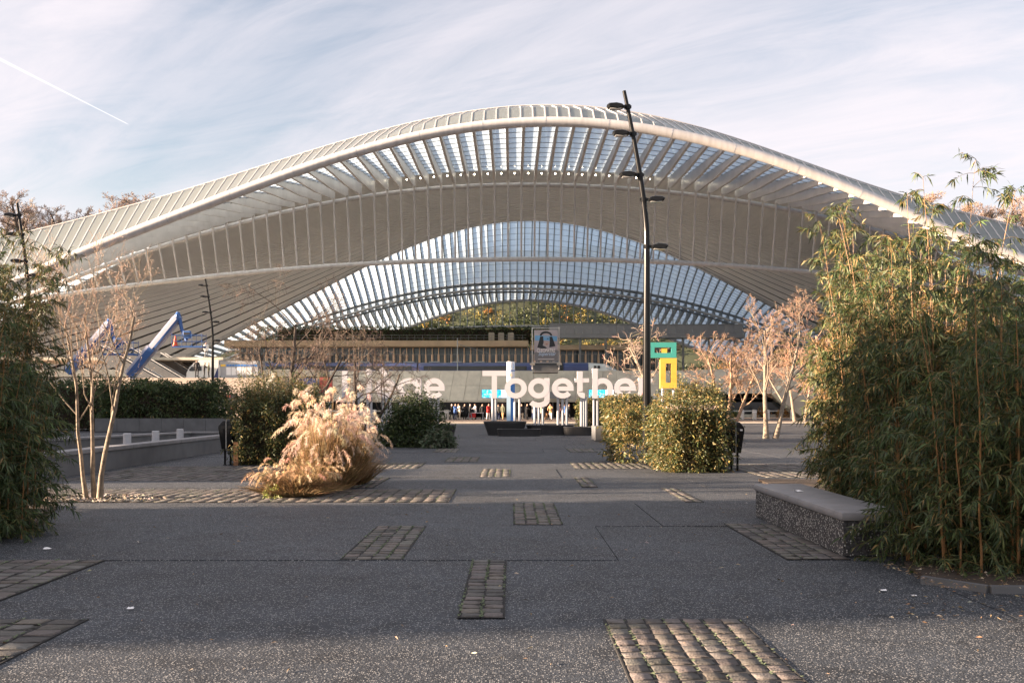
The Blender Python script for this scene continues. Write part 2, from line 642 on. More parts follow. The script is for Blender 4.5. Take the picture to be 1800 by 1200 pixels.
# ------------------------------------------------------------------ the setting: ground, plaza slabs, road, hill
def sheet_obj(name, x0, x1, y0, y1, z, m, kind='structure'):
    o = MB().add([(x0, y0, z), (x1, y0, z), (x1, y1, z), (x0, y1, z)], [(0, 1, 2, 3)]).build(name, m, fixn=False)
    return tag(o, kind=kind)


ground = sheet_obj('ground', -1500, 1500, -300, 2500, -0.03, 'far_paving')
plaza = tag(empty('plaza', (0, 0, 0)), kind='structure')
bed = MB().add([(-40, -3, -0.02), (40, -3, -0.02), (40, 56.5, -0.02), (-40, 56.5, -0.02)], [(0, 1, 2, 3)]).build('joint_bed', 'joint_dark', plaza, fixn=False)
rows_y = [-2.6, 1.7, 4.58, 7.45, 10.28, 13.18, 16.25, 19.2, 22.1, 25.0, 27.9, 30.8, 33.7, 36.6, 39.5, 42.4, 45.3, 48.2, 51.1, 54.0, 56.4]
for r in range(len(rows_y) - 1):
    y0, y1 = rows_y[r] + 0.006, rows_y[r + 1] - 0.006
    xs = [-40, -22, -13] + [-4.55 + 0.25 * ((r * 7) % 3)] + [(0.69 if r == 2 else 1.1 + 0.9 * ((r * 5) % 4))] + [8.2, 17, 26, 40]
    for i in range(len(xs) - 1):
        zt = 0.0 + 0.0025 * ((r * 3 + i * 5) % 4 - 1.5)
        MB().box(xs[i] + 0.006, xs[i + 1] - 0.006, y0, y1, -0.10, zt).build('slab', 'washed_concrete', plaza, bevel=0.004)


# cobbles: every stone its own piece, set a little proud of a dark joint bed
def stone_mesh(sx, sy, seed):
    r = random.Random(seed)
    v, f = [], []
    hx, hy = sx / 2, sy / 2
    ring = [(-hx, -hy), (0, -hy), (hx, -hy), (hx, 0), (hx, hy), (0, hy), (-hx, hy), (-hx, 0)]
    for (s, z) in ((1.0, -0.006), (0.985, 0.0015), (0.94, 0.0045)):
        for x, y in ring:
            v.append((x * s + r.uniform(-.05, .05) * sx, y * s + r.uniform(-.05, .05) * sy, z + (r.uniform(-.002, .002) if z > 0 else 0)))
    v.append((0, 0, 0.0048))
    for k in range(2):
        for j in range(8):
            f.append((k * 8 + j, k * 8 + (j + 1) % 8, (k + 1) * 8 + (j + 1) % 8, (k + 1) * 8 + j))
    for j in range(8):
        f.append((16 + j, 16 + (j + 1) % 8, 24))
    me = bpy.data.meshes.new('cobble')
    me.from_pydata(v, [], f)
    me.materials.append(MATS['cobble'])
    me.shade_smooth()
    c = np.array([0.096, 0.090, 0.083]) * r.uniform(0.62, 1.4) * np.array([r.uniform(.94, 1.10), 1, r.uniform(.90, 1.05)])
    a = me.attributes.new('tint', 'FLOAT_COLOR', 'FACE')
    a.data.foreach_set('color', np.tile(np.array([*c, 1], dtype=np.float32), len(f)))
    return me


def cobble_patch(x0, x1, y0, y1, sx, sy, stagger=False, green=0.25, frame=True):
    nx, ny = max(1, round((x1 - x0) / sx)), max(1, round((y1 - y0) / sy))
    sx, sy = (x1 - x0) / nx, (y1 - y0) / ny
    p = tag(empty('cobble_patch', (0, 0, 0)), kind='structure')
    MB().add([(x0, y0, 0.006), (x1, y0, 0.006), (x1, y1, 0.006), (x0, y1, 0.006)], [(0, 1, 2, 3)]).build('joint_bed', 'joint_dark', p, fixn=False)
    lib = [stone_mesh(sx * 0.86, sy * 0.82, 11 * k + nx) for k in range(18)]
    small = nx * ny > 300
    bmv, bmf, bmc, n0 = [], [], [], 0
    cand = []
    for i in range(nx):
        for j in range(ny):
            x = x0 + (i + .5) * sx + random.uniform(-.06, .06) * sx
            y = y0 + (j + .5) * sy + random.uniform(-.06, .06) * sy + (sy * .5 if stagger and i % 2 else 0)
            if y > y1 - sy * .45:
                y = y1 - sy * .5
            cand.append((y, x))
    cand.sort()
    for k, (y, x) in enumerate(cand):
        me = random.choice(lib)
        if k < 300:
            o = obj('cobble', me, p, (x, y, 0.006 + random.uniform(0, 0.003)))
            o.rotation_euler = (random.uniform(-.02, .02), random.uniform(-.02, .02), random.choice((0, math.pi)) + random.uniform(-.04, .04))
        else:
            for q in me.vertices:
                bmv.append((q.co.x + x, q.co.y + y, q.co.z + 0.008))
            for pl in me.polygons:
                bmf.append(tuple(a + n0 for a in pl.vertices))
                bmc.append(me.attributes['tint'].data[0].color[:])
            n0 = len(bmv)
    if bmf:
        me = bpy.data.meshes.new('cobble_field')
        me.from_pydata(bmv, [], bmf)
        me.materials.append(MATS['cobble'])
        a = me.attributes.new('tint', 'FLOAT_COLOR', 'FACE')
        a.data.foreach_set('color', np.array(bmc, dtype=np.float32).ravel())
        tag(obj('cobble_field', me, p, (0, 0, 0)), kind='stuff')
    # moss and grit in some joints
    N = int((x1 - x0) * (y1 - y0) * 900 * green)
    if N:
        cols = x0 + sx * np.round(rng.uniform(0, nx, N)) + rng.normal(0, .006, N)
        rws = rng.uniform(y0, y1, N)
        keep = rng.random(N) < 0.5 + 0.5 * np.sin(cols * 9 + rws * 3)
        cols, rws = cols[keep], rws[keep]
        N = len(cols)
        if N:
            ang = rng.uniform(0, 6.28, N)
            L = rng.uniform(.008, .02, N)
            c = np.stack([cols, rws, np.full(N, .016)], 1)
            d = np.stack([np.cos(ang), np.sin(ang), np.zeros(N)], 1) * L[:, None]
            e = np.stack([-np.sin(ang), np.cos(ang), np.zeros(N)], 1) * L[:, None] * .6
            V = np.stack([c - d, c + e, c + d + [0, 0, .008], c - e], 1).reshape(-1, 3)
            t = np.array([[.10, .13, .07]]) * rng.uniform(.6, 1.6, (N, 1))
            tag(obj('moss', tris_mesh('moss', V, np.arange(4 * N).reshape(-1, 4), 'moss', t), p, (0, 0, 0)), kind='stuff')
    if frame:
        for (a, b, c, d) in ((x0 - .012, x0 - .002, y0, y1), (x1 + .002, x1 + .012, y0, y1)):
            MB().box(a, b, c, d, -.02, .009).build('edge_strip', 'joint_dark', p)
    return p


cobble_patch(0.69, 1.69, 4.6, 7.43, .15, .165, green=.28)
cobble_patch(-.40, -.066, 7.47, 10.26, .167, .16, green=.5)
cobble_patch(-1.77, -1.14, 10.30, 13.16, .157, .18, green=.4)
cobble_patch(-6.2, -3.17, 4.6, 7.43, .23, .19, green=.2)
cobble_patch(-7.2, -4.2, 7.9, 10.26, .23, .19, green=.3)
cobble_patch(.03, .67, 13.3, 16.22, .16, .2, green=.5)
cobble_patch(2.86, 3.5, 10.32, 13.4, .16, .18, green=.1)
cobble_patch(-9.5, -1.06, 16.4, 18.9, .21, .22, green=.1)
cobble_patch(2.88, 3.15, 16.4, 19.15, .14, .2, green=.3)
cobble_patch(-3.15, -2.70, 19.3, 22.0, .15, .2, green=.4)
cobble_patch(1.38, 1.66, 19.4, 22.0, .14, .2, green=.4)
cobble_patch(-.72, -.05, 22.2, 24.9, .17, .22, green=.4)
cobble_patch(-4.0, -2.4, 25.1, 27.8, .2, .25, green=.2)
cobble_patch(1.6, 3.6, 25.1, 27.8, .2, .25, green=.2)
cobble_patch(-1.9, -1.0, 28.1, 30.7, .2, .25, green=.3)
cobble_patch(-2.7, -1.9, 33.8, 36.5, .2, .25, green=.3)
cobble_patch(2.0, 2.9, 33.8, 36.5, .2, .25, green=.3)
cobble_patch(-9.6, -5.2, 21.0, 26.0, .25, .3, green=.05, frame=False)
cobble_patch(5.6, 10.4, 22.0, 27.0, .25, .3, green=.05, frame=False)

# far side of the square: carriageway with a white edge line, kerb, brick forecourt
sheet_obj('road', -120, 140, 62, 84, -0.022, 'far_paving')
sheet_obj('road_line', -120, 140, 80.5, 80.85, -0.016, 'letter_white')
tag(MB().box(-120, 140, 90, 90.3, -.03, .10).build('kerb', 'concrete'), kind='structure')
sheet_obj('forecourt', -120, 140, 90.3, 128, 0.06, 'brick_paving')
sheet_obj('station_floor', -110, 110, 128, 240, 0.03, 'far_paving')

# hill behind the station
hr = []
for j, Y in enumerate(np.linspace(246, 420, 24)):
    row = []
    for X in np.linspace(-330, 330, 80):
        t = min(1.0, max(0.0, (Y - 246) / 80))
        z = -1 + 52.5 * (t * t * (3 - 2 * t)) + 1.6 * math.sin(X * .05 + 1) * t + 1.1 * math.sin(X * .13 + Y * .07) + 6 * max(0, (abs(X) - 90) / 140) * t
        row.append((X, Y, z))
    hr.append(row)
hill = tag(MB().sheet(hr).build('hill', 'hill_soil', smooth=True), kind='structure')


def hill_z(X, Y):
    t = min(1.0, max(0.0, (Y - 246) / 80))
    return -1 + 52.5 * (t * t * (3 - 2 * t)) + 1.6 * math.sin(X * .05 + 1) * t + 1.1 * math.sin(X * .13 + Y * .07) + 6 * max(0, (abs(X) - 90) / 140) * t


# ------------------------------------------------------------------ the station hall
YF, YN, YL, YB, YM = 88.5, 112.5, 114.4, 125.5, 163.25     # edge, node, beam, crown start, middle


def mirror(Y):
    return 2 * YM - Y


def curve(pts, Y, deg=7, Yuse=None):
    px = np.array([p[0] for p in pts], float)
    py = np.array([p[1] for p in pts], float)
    x = (px - 900) * Y / FPX
    z = CAMZ + (HOR - py) * Y / FPX
    s = np.abs(x).max()
    c = np.polyfit(x / s, z, deg)
    x0, x1 = x.min(), x.max()
    e = 1.5

    def f(X):
        X = float(X)
        if X < x0 + e:
            a, b = np.polyval(c, (x0 + e) / s), np.polyval(c, (x0 + 4 * e) / s)
            return a + (X - x0 - e) * (b - a) / (3 * e)
        if X > x1 - e:
            a, b = np.polyval(c, (x1 - e) / s), np.polyval(c, (x1 - 4 * e) / s)
            return a + (X - x1 + e) * (a - b) / (3 * e)
        return float(np.polyval(c, X / s))
    return f


F = curve([(0, 512), (50, 487), (100, 463), (200, 420), (333, 370), (467, 324), (550, 291), (640, 260), (750, 236), (850, 221), (900, 217),
           (967, 215), (1000, 216), (1050, 218), (1111, 224), (1150, 229), (1222, 243), (1311, 264), (1387, 289), (1444, 313), (1533, 349), (1622, 389),
           (1738, 429), (1800, 456)], YF)
N_ = curve([(100, 487), (175, 458), (215, 442), (258, 427), (301, 413), (344, 401), (409, 382), (455, 371), (502, 361), (570, 345), (638, 333),
            (708, 322), (780, 316), (848, 313), (920, 312), (990, 314), (1060, 317), (1110, 320), (1178, 325), (1247, 332), (1293, 338), (1340, 346),
            (1384, 355), (1429, 364), (1511, 386), (1595, 408), (1684, 432), (1760, 456)], YN)
L_ = curve([(107, 518), (264, 498), (329, 491), (373, 486), (480, 476), (513, 472), (602, 465), (691, 461), (780, 458), (930, 456), (1080, 457.5),
            (1191, 462), (1302, 469), (1391, 475), (1475, 483), (1600, 497), (1700, 511)], YL, 4)
Rg = curve([(0, 420), (100, 397), (233, 361), (367, 322), (550, 265), (650, 235), (750, 210), (850, 192), (933, 186), (1050, 190), (1150, 205), (1178, 211),
            (1267, 235), (1356, 264), (1444, 297), (1533, 327), (1667, 367), (1756, 391), (1800, 402)], 138.25)
B_ = curve([(393, 595), (424, 580), (469, 558), (513, 533), (558, 509), (602, 486), (647, 466), (691, 445), (736, 427), (780, 409), (822, 398), (872, 390),
            (923, 386), (965, 387), (1013, 392), (1080, 406), (1102, 415), (1135, 431), (1195, 457), (1244, 478), (1280, 495), (1324, 519), (1369, 545),
            (1402, 564)], mirror(YB), 6)


def crown(X, Y):
    """height of the vault over the middle of the hall"""
    b, r = B_(X), Rg(X)
    t = max(b + 2.0, r + 1.2)
    u = min(1.0, abs(Y - YM) / (YM - YB))
    p = math.log(max(1.2, t - r) / (t - b)) / math.log(.662)
    return max(-1.0, t - (t - b) * u ** max(2.0, p))


def shell(X, Y):
    """outer skin: steep glass from the node line up to the crown"""
    u = abs(Y - YM)
    if u <= YM - 139:
        return crown(X, Y)
    if u <= YM - YB:
        q = (u - (YM - 139)) / (139 - YB)
        c = crown(X, 139)
        return c + (max(B_(X), N_(X) + 1.05) - c) * q
    t = (u - (YM - YB)) / (YB - YN)
    n = N_(X) + .75
    b = max(B_(X), n + .3)
    return b + (n - b) * (t * .82 + .18 * t * t)


hall = empty('railway_station_hall', (0, 163, 0), 'huge white arched steel and glass railway station hall behind the square', 'station')
SP = 1.517
XR = [-0.45 + SP * i for i in range(-57, 60)]
XC = [x for x in XR if -52 < x < 60]


def both():
    return ((False, lambda Y: Y), (True, mirror))


# soffit slats (long curved boards running along the hall) and the lining above them
xs = [x for x in np.linspace(-112, 114, 112)]
for y in np.arange(YB + 0.2, mirror(YB) - .2, 0.84):
    if y < 152:
        continue
    w = .312
    r0 = [(x, y - w, crown(x, y - w) - .55) for x in xs]
    r1 = [(x, y + w, crown(x, y + w) - .55) for x in xs]
    m = MB().sheet([r0, r1])
    m.sheet([[(p[0], p[1], p[2] + .16) for p in r1], [(p[0], p[1], p[2] + .16) for p in r0]])
    m.sheet([[(p[0], p[1], p[2] + .16) for p in r0], r0])
    m.sheet([r1, [(p[0], p[1], p[2] + .16) for p in r1]])
    m.build('soffit_slat', 'slat_white', hall, fixn=False)
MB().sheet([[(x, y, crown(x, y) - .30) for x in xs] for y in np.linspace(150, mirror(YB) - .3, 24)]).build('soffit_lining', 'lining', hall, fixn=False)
MB().sheet([[(x, y, crown(x, y) - .30) for x in xs] for y in np.linspace(139, 150, 8)]).build('front_lining', 'roof_white', hall, fixn=False)
MB().sheet([[(x, y, crown(x, y) - .04) for x in xs] for y in np.linspace(139, mirror(139), 26)]).build('crown_roof', 'roof_white', hall, fixn=False)

for back, my in both():
    tagn = ''
    # edge tube
    m = MB()
    xt = np.linspace(-54, 60, 100)
    m.tube([(x, my(YF), F(x)) for x in xt], .44, 14)
    m.build('edge_tube', 'white_steel', hall, smooth=True)
    for x in np.arange(-53, 59, 5.6):
        MB().tube([(x - .035, my(YF), F(x - .035)), (x + .035, my(YF), F(x + .035))], .447, 14).build('tube_seam', 'pole_grey', hall, smooth=True)
    # tube just under the node line, and the lower beam
    MB().tube([(x, my(YN + .5), N_(x) - .75) for x in np.linspace(-62, 66, 90)], .26, 10).build('node_tube', 'white_steel', hall, smooth=True)
    MB().tube([(x, my(YL), L_(x)) for x in np.linspace(-62, 62, 80)], .27, 10).build('lower_beam', 'white_steel', hall, smooth=True)
    if back:
        MB().tube([(x, my(YN - .8), N_(x) - .2 - 1.1) for x in np.linspace(-60, 64, 90)], .22, 8).build('truss_chord', 'white_steel_shaded', hall, smooth=True)
        MB().tube([(x, my(YN - .2), N_(x) + .55) for x in np.linspace(-60, 64, 90)], .34, 8).build('truss_chord', 'white_steel_shaded', hall, smooth=True)
    # canopy ribs: deep tapering plates from the edge tube back to the node, then a hanger down to the beam
    for x in XC:
        zf, zn = F(x), N_(x)
        w = .13
        poly = [(my(YF), zf + .40), (my(YF), zf + .05), (my(YF + .25 * (YN - YF)), zf - .14 + .25 * (zn - zf - .1)), (my(YF + .55 * (YN - YF)), zf - .45 + .55 * (zn - zf - .1)),
                (my(YN - 1.6), zf - .35 + .93 * (zn - zf - .25)), (my(YN - .1), zn - .35), (my(YN + .2), zn - .35), (my(YN + .2), zn + .95)]
        MB().prism(poly, x - w, x + w, plane='yz').build('canopy_rib', 'white_steel_shaded' if back else 'white_steel', hall)
        zl = L_(x)
        if zn - zl > .8 and -52 < x < 58:
            MB().tube([(x, my(YN + .05), zn - .2), (x, my(YN + .15), zn - 1.0), (x * .9985, my(YL), zl + .1)], [.17, .115, .10], 8).build('hanger', 'white_steel_shaded' if back else 'white_steel', hall, smooth=True)
    # canopy glass, one strip for each bay, with fine cross bars
    for i in range(len(XC) - 1):
        a, b = XC[i] + .05, XC[i + 1] - .05
        m = MB()
        Ys = np.linspace(YF + .4, YN - .1, 5)
        t = (Ys - YF) / (YN - YF)
        za = [F(a) + .22 + q * (N_(a) + .78 - F(a) - .22) for q in t]
        zb = [F(b) + .22 + q * (N_(b) + .78 - F(b) - .22) for q in t]
        m.sheet([[(a, my(y), z) for y, z in zip(Ys, za)], [(b, my(y), z) for y, z in zip(Ys, zb)]])
        m.build('canopy_pane', 'frosted_glass', hall, fixn=False)
    for q in np.linspace(.09, .97, 10):
        y = YF + q * (YN - YF)
        MB().tube([(x, my(y), F(x) + .16 + q * (N_(x) + .72 - F(x) - .16)) for x in np.linspace(XC[0], XC[-1], 80)], .035, 4).build('glazing_bar', 'grey_steel', hall)
    # roof glass above the node line
    Ys = np.concatenate([np.linspace(YN + .1, YB, 7), np.linspace(YB + 2.2, 139, 6)])
    for i in range(len(XR) - 1):
        a, b = XR[i] + .06, XR[i + 1] - .06
        if shell(a, 130) < 1:
            continue
        yy = Ys if not back else Ys[:7]
        MB().sheet([[(a, my(y), shell(a, y)) for y in yy], [(b, my(y), shell(b, y)) for y in yy]]).build('roof_pane', 'frosted_glass', hall, fixn=False)
    for x in XR:
        m = MB()
        w = .07
        yy = Ys if not back else Ys[:7]
        top = [(x, my(y), shell(x, y) + (.22 if back else .11)) for y in yy]
        bot = [(x, my(y), shell(x, y) - (.42 if back else .12)) for y in yy]
        m.sheet([[(p[0] - w, p[1], p[2]) for p in top], [(p[0] + w, p[1], p[2]) for p in top]])
        m.sheet([[(p[0] - w, p[1], p[2]) for p in bot], [(p[0] + w, p[1], p[2]) for p in bot]])
        m.sheet([[(p[0] - w, p[1], p[2]) for p in top], [(p[0] - w, p[1], p[2]) for p in bot]])
        m.sheet([[(p[0] + w, p[1], p[2]) for p in top], [(p[0] + w, p[1], p[2]) for p in bot]])
        m.build('roof_rib', 'white_steel_shaded' if back else 'white_steel', hall, fixn=False)
    for y in np.linspace(YN + 1.2, YB - .6, 10):
        MB().tube([(x, my(y), shell(x, y) - .08) for x in np.linspace(-70, 72, 90)], .035, 4).build('glazing_bar', 'grey_steel', hall)

# ridge rail on the front slope
MB().tube([(x, 139, crown(x, 139) + .14) for x in xs], .11, 6).build('ridge_rail', 'white_steel', hall, smooth=True)
# collar along the arch where slats end and glass begins, one box for each bay
yb = mirror(YB)
for i in range(len(XR) - 1):
    a, b = XR[i] + .015, XR[i + 1] - .015
    if B_(a) < 2 or abs(a) > 66:
        continue
    m = MB()
    v = []
    for x in (a, b):
        z = B_(x)
        v += [(x, yb - .75, z - .15), (x, yb + .15, z - .28), (x, yb + .15, z + .35), (x, yb - .75, z + .55)]
    m.add(v, [(0, 1, 2, 3), (7, 6, 5, 4), (0, 4, 5, 1), (1, 5, 6, 2), (2, 6, 7, 3), (3, 7, 4, 0)])
    m.build('arch_collar', 'white_steel', hall)
# lit lamps between the canopy ribs
for i in range(len(XC) - 1):
    x = (XC[i] + XC[i + 1]) / 2
    if -16 < x < 30:
        m = MB()
        m.lathe([(.02, .08), (.06, .05), (.085, 0), (.06, -.05), (.02, -.08)], (x, YN - .5, N_(x) + .35), 8)
        m.build('canopy_lamp', 'lamp_bulb', hall, smooth=True)
# feet of the shell: heavy white piers at both ends
for sx in (-1, 1):
    for back, my in both():
        x = sx * 74
        MB().tube([(x, my(126), 0), (x * .97, my(128), max(2, N_(x * .97)) * .5), (x * .93, my(131), max(4, B_(x * .93)) - .8)], [2.2, 1.4, 1.1], 12).build('pier', 'white_steel', hall, smooth=True)

# ------------------------------------------------------------------ behind the square: concrete podium, platforms, train
pod = empty('station_podium', (0, 128, 0), 'leaning pale concrete podium front with dark entrance below the tracks', 'podium')


def pod_top(x):
    return 6.05 if x < 26 else 6.05 - .05 * (x - 26)


xp = -24.0
k = 0
while xp < 37.5:
    w = 1.78
    for r, (t0, t1) in enumerate(((0, .5), (.5, 1))):
        x0, x1 = xp + .012, xp + w - .012
        if xp < 20:
            lo, hi = 2.2, 6.05
        else:
            e = max(0.0, 1 - ((xp - 29.5) / 9.0) ** 2)
            lo, hi = 2.2 + .9 * e, 6.05 + .6 * (xp - 20) / 18
        za, zb = lo + (hi - lo) * t0 + .012, lo + (hi - lo) * t1 - .012
        sl = .55 * (1 if xp < -1 else .12)      # seams lean on the left half
        ya, yb_ = 126.6 + 1.6 * t0 + random.uniform(-.03, .03), 126.6 + 1.6 * t1 + random.uniform(-.03, .03)
        v = [(x0 + sl * t0, ya, za), (x1 + sl * t0, ya, za), (x1 + sl * t1, yb_, zb), (x0 + sl * t1, yb_, zb)]
        v += [(a, b + .22, c) for a, b, c in v]
        MB().add(v, [(0, 1, 2, 3), (7, 6, 5, 4), (0, 4, 5, 1), (1, 5, 6, 2), (2, 6, 7, 3), (3, 7, 4, 0)]).build('facade_panel', 'concrete', pod)
    xp += w
MB().box(-24, 38, 128.5, 185, 5.5, 5.95).build('deck', 'concrete', pod)
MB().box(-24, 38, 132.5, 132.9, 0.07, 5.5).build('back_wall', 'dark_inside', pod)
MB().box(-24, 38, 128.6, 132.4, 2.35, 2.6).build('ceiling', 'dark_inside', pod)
MB().box(-24, 20, 126.3, 128.0, 2.0, 2.19).build('lintel', 'concrete', pod)
for x in np.arange(-23.6, 20, 3.6):
    MB().box(x, x + .12, 128.1, 128.25, .06, 2.05).build('mullion', 'grey_steel', pod)
for x0 in (-22, -9.0, 21.6):
    MB().box(x0, x0 + (9.5 if x0 < 0 else 14), 128.3, 128.33, .5, 2.0).build('shop_window', 'dark_glass', pod)
MB().box(-24, -6, 127.9, 128.05, .78, .95).build('rail', 'train_white', pod)
MB().box(21, 37, 127.9, 128.05, .78, .95).build('rail', 'train_white', pod)
MB().box(-22, -7, 127.2, 127.6, .06, .40).build('plinth', 'concrete', pod)
MB().box(21.5, 37, 127.2, 127.6, .06, .45).build('plinth', 'concrete', pod)
# broad concrete flank on the right that tapers to the ground
MB().prism([(36.5, .06), (44, .06), (60, 2.2), (60, 7), (36.5, 6.7), (33, 3.0)], 125.2, 131, plane='xz').build('flank', 'concrete', pod)
MB().prism([(-24.2, 5.2), (-24.2, 6.1), (-60, 6.1), (-60, 5.2)], 125.2, 131, plane='xz').build('flank', 'concrete', pod)

# wooden platform building with columns on the hill side
pb = empty('platform_building', (-10, 196, 5.9), 'long tan roofed building with rows of columns above the train', 'building')
MB().box(-56, 3.2, 193.5, 203, 13.0, 14.2).build('roof', 'tan_roof', pb, bevel=.15)
MB().box(3.6, 33, 194.5, 203, 12.4, 13.4).build('roof', 'tan_roof', pb, bevel=.15)
MB().box(-54, 31, 197.2, 197.4, 6, 13.0).build('glazing', 'hall_glass', pb)
for i, x in enumerate(np.arange(-53.5, 31, 1.26)):
    MB().tube([(x, 196.2, 5.9), (x, 196.2, 11.6), (x, 196.2, 11.75), (x, 196.2, 12.9)], [.24, .22, .10, .10], 8).build('column', 'tan_column', pb, smooth=True)
for x in np.arange(-53.5, 31, 2.52):
    MB().box(x + .55, x + .63, 197.05, 197.15, 6, 12.9).build('mullion', 'grey_steel', pb)
MB().box(-55, 32, 197.0, 197.1, 9.3, 9.45).build('transom', 'grey_steel', pb)
rail = empty('roof_railing', (-25, 194, 14.2), 'thin metal railing along the edge of the tan roof', 'railing')
for x in np.arange(-55, 3, 1.5):
    MB().box(x, x + .06, 194.0, 194.06, 14.2, 15.25).build('post', 'grey_steel', rail)
for z in (14.7, 15.22):
    MB().box(-55, 2.8, 194.08, 194.13, z, z + .06).build('rail', 'grey_steel', rail)
for i, x in enumerate((-4.6, -2.7, -.8)):
    b = MB().box(x, x + 1.15, 195, 196, 14.2, 15.75).box(x + .08, x + 1.07, 195.1, 195.9, 15.752, 15.85).build('ventilation_box', 'concrete', bevel=.04)
    tag(b, ('leftmost', 'middle', 'rightmost')[i] + ' of three grey ventilation boxes on the tan roof', 'vent box', 'three grey vent boxes')

br = empty('footbridge_parapet', (22, 192, 15), 'grey panelled footbridge parapet at right under the rear arch', 'footbridge')
for i, x in enumerate(np.arange(7.2, 44, 1.62)):
    MB().box(x + .02, x + 1.6, 192, 192.15, 15.3, 17.4 - .012 * i).build('panel', 'grey_panel', br)
MB().box(7, 45, 192.2, 196, 14.6, 15.28).build('deck', 'grey_panel', br)
MB().box(7, 45, 191.8, 191.95, 17.1, 17.2).build('handrail', 'grey_steel', br)
for x in np.arange(8, 44, 5):
    MB().box(x, x + .4, 193, 193.4, 5.9, 14.6).build('post', 'grey_steel', br)

tr = empty('passenger_train', (-12, 150, 5.9), 'dark blue passenger train with sloping white nose standing above the podium', 'train')


def train_prof(zr):
    return [(148.6, 4.75), (148.6, zr - .7), (148.9, zr - .2), (149.6, zr), (151.0, zr), (151.6, zr - .2), (151.9, zr - .7), (151.9, 4.75)]


for (a, b, mn, zr) in ((-46, -31.6, 'train_blue', 8.0), (-31.4, -14.2, 'train_blue', 8.0), (-14.0, 3.0, 'train_blue', 8.0), (3.2, 7.6, 'train_black', 7.95), (7.7, 11.4, 'train_blue', 8.0)):
    c = MB().prism(train_prof(zr), a, b, plane='yz').build('coach', mn, tr)
    if mn == 'train_blue' and b - a > 5:
        MB().box(a + .8, b - .8, 148.55, 148.59, 6.85, 7.45).build('window_band', 'dark_glass', c)
        for x in np.arange(a + 1.5, b - 2, 3.4):
            MB().box(x, x + 1.6, 149.8, 150.8, 8.01, 8.22).build('roof_unit', 'grey_steel', c)
nose = MB()
pf = train_prof(8.0)
v = [(11.45, y, z) for y, z in pf] + [(14.2, y, 4.75 + (z - 4.75) * .94) for y, z in pf] + [(16.6, 150.25 + (y - 150.25) * .8, 4.75 + (z - 4.75) * .52) for y, z in pf]
n = len(pf)
f = [tuple(range(n)), tuple(reversed(range(2 * n, 3 * n)))] + [(r * n + i, r * n + (i + 1) % n, (r + 1) * n + (i + 1) % n, (r + 1) * n + i) for r in range(2) for i in range(n)]
nose.add(v, f)
nz = nose.build('nose', 'train_white', tr)
MB().box(12.2, 12.6, 148.52, 148.58, 7.1, 7.5).box(12.75, 13.15, 148.52, 148.58, 7.1, 7.5).build('side_window', 'train_black', nz)
MB().add([(14.4, 148.85, 7.5), (16.2, 149.1, 6.6), (16.3, 151.4, 6.6), (14.4, 151.6, 7.5)], [(0, 1, 2, 3)]).build('windscreen', 'dark_glass', nz, fixn=False)
MB().box(-46, 11.4, 148.48, 148.54, 6.35, 6.5).build('stripe', 'train_white', tr)
# catenary
cat = empty('overhead_wire_mast', (-3.6, 146, 5.9), 'thin overhead wire mast and cables above the blue train', 'wire mast')
MB().tube([(-8, 146.2, 5.9), (-8, 146.2, 11.5)], .07, 6).build('mast', 'grey_steel', cat)
MB().tube([(-60, 150, 9.3), (-8, 150, 9.25), (40, 150, 9.3)], .025, 4).build('wire', 'grey_steel', cat)
MB().bar((-8, 146.2, 10.6), (-3.5, 150, 9.4), .06, .06).build('arm', 'grey_steel', cat)

# exhibition banner
bn = empty('exhibition_banner', (5, 120, 4), 'tall grey banner with a dark haired face in a metal frame above the entrance', 'banner')
YP = 120.0
x0, x1, z0, z1 = (939 - 900) * YP / FPX, (980.5 - 900) * YP / FPX, CAMZ + (712 - 634) * YP / FPX, CAMZ + (712 - 580) * YP / FPX
for x in (x0 - .22, x1 + .16):
    MB().tube([(x, YP + .1, 5.9), (x, YP + .1, z1 + .35)], .06, 6).build('frame_post', 'white_steel', bn)
for z in (z0 - .25, z1 + .2):
    MB().box(x0 - .3, x1 + .3, YP + .05, YP + .15, z, z + .1).build('frame_rail', 'white_steel', bn)
MB().box(x0 - .5, x0 + .1, YP, YP + .3, z0 - .5, z0 - .26).build('foot', 'concrete', bn)
MB().box(x1 - .1, x1 + .5, YP, YP + .3, z0 - .5, z0 - .26).build('foot', 'concrete', bn)
MB().box(x0 - .1, x1 + .1, YP + .2, YP + 4.5, 5.55, z0 - .5).build('base', 'concrete_dark', bn)
cl_ = MB().box(x0, x1, YP, YP + .04, z0, z1).build('cloth', 'poster_grey', bn)
W, H = x1 - x0, z1 - z0


def flat(name, poly, m, d, parent=cl_):
    MB().prism([(x0 + W * a, z0 + H * b) for a, b in poly], YP - d, YP - d + .004).build(name, m, parent)


flat('lower_band', [(0.01, 0.01), (.99, .01), (.99, .36), (.01, .28)], 'poster_dark' if False else 'cloth_grey', .006)
flat('sky_band', [(.03, .66), (.97, .64), (.97, .80), (.03, .83)], 'poster_blue', .010)
arc = [(.5 + .27 * math.cos(a), .80 + .165 * math.sin(a)) for a in np.linspace(0.1, 3.04, 14)]
arc += [(.5 + .19 * math.cos(a), .80 + .10 * math.sin(a)) for a in np.linspace(3.04, .1, 14)]
flat('hair_arc', arc, 'poster_dark', .014)
flat('hair', [(.13, .44), (.2, .62), (.25, .79), (.38, .80), (.40, .60), (.36, .5), (.48, .46), (.55, .40), (.3, .40)], 'poster_dark', .018)
flat('hair', [(.64, .44), (.66, .6), (.65, .78), (.76, .79), (.84, .62), (.90, .48), (.78, .46)], 'poster_dark', .018)
flat('face', [(.40, .60), (.41, .78), (.63, .78), (.64, .56), (.56, .47), (.46, .48)], 'poster_skin', .016)
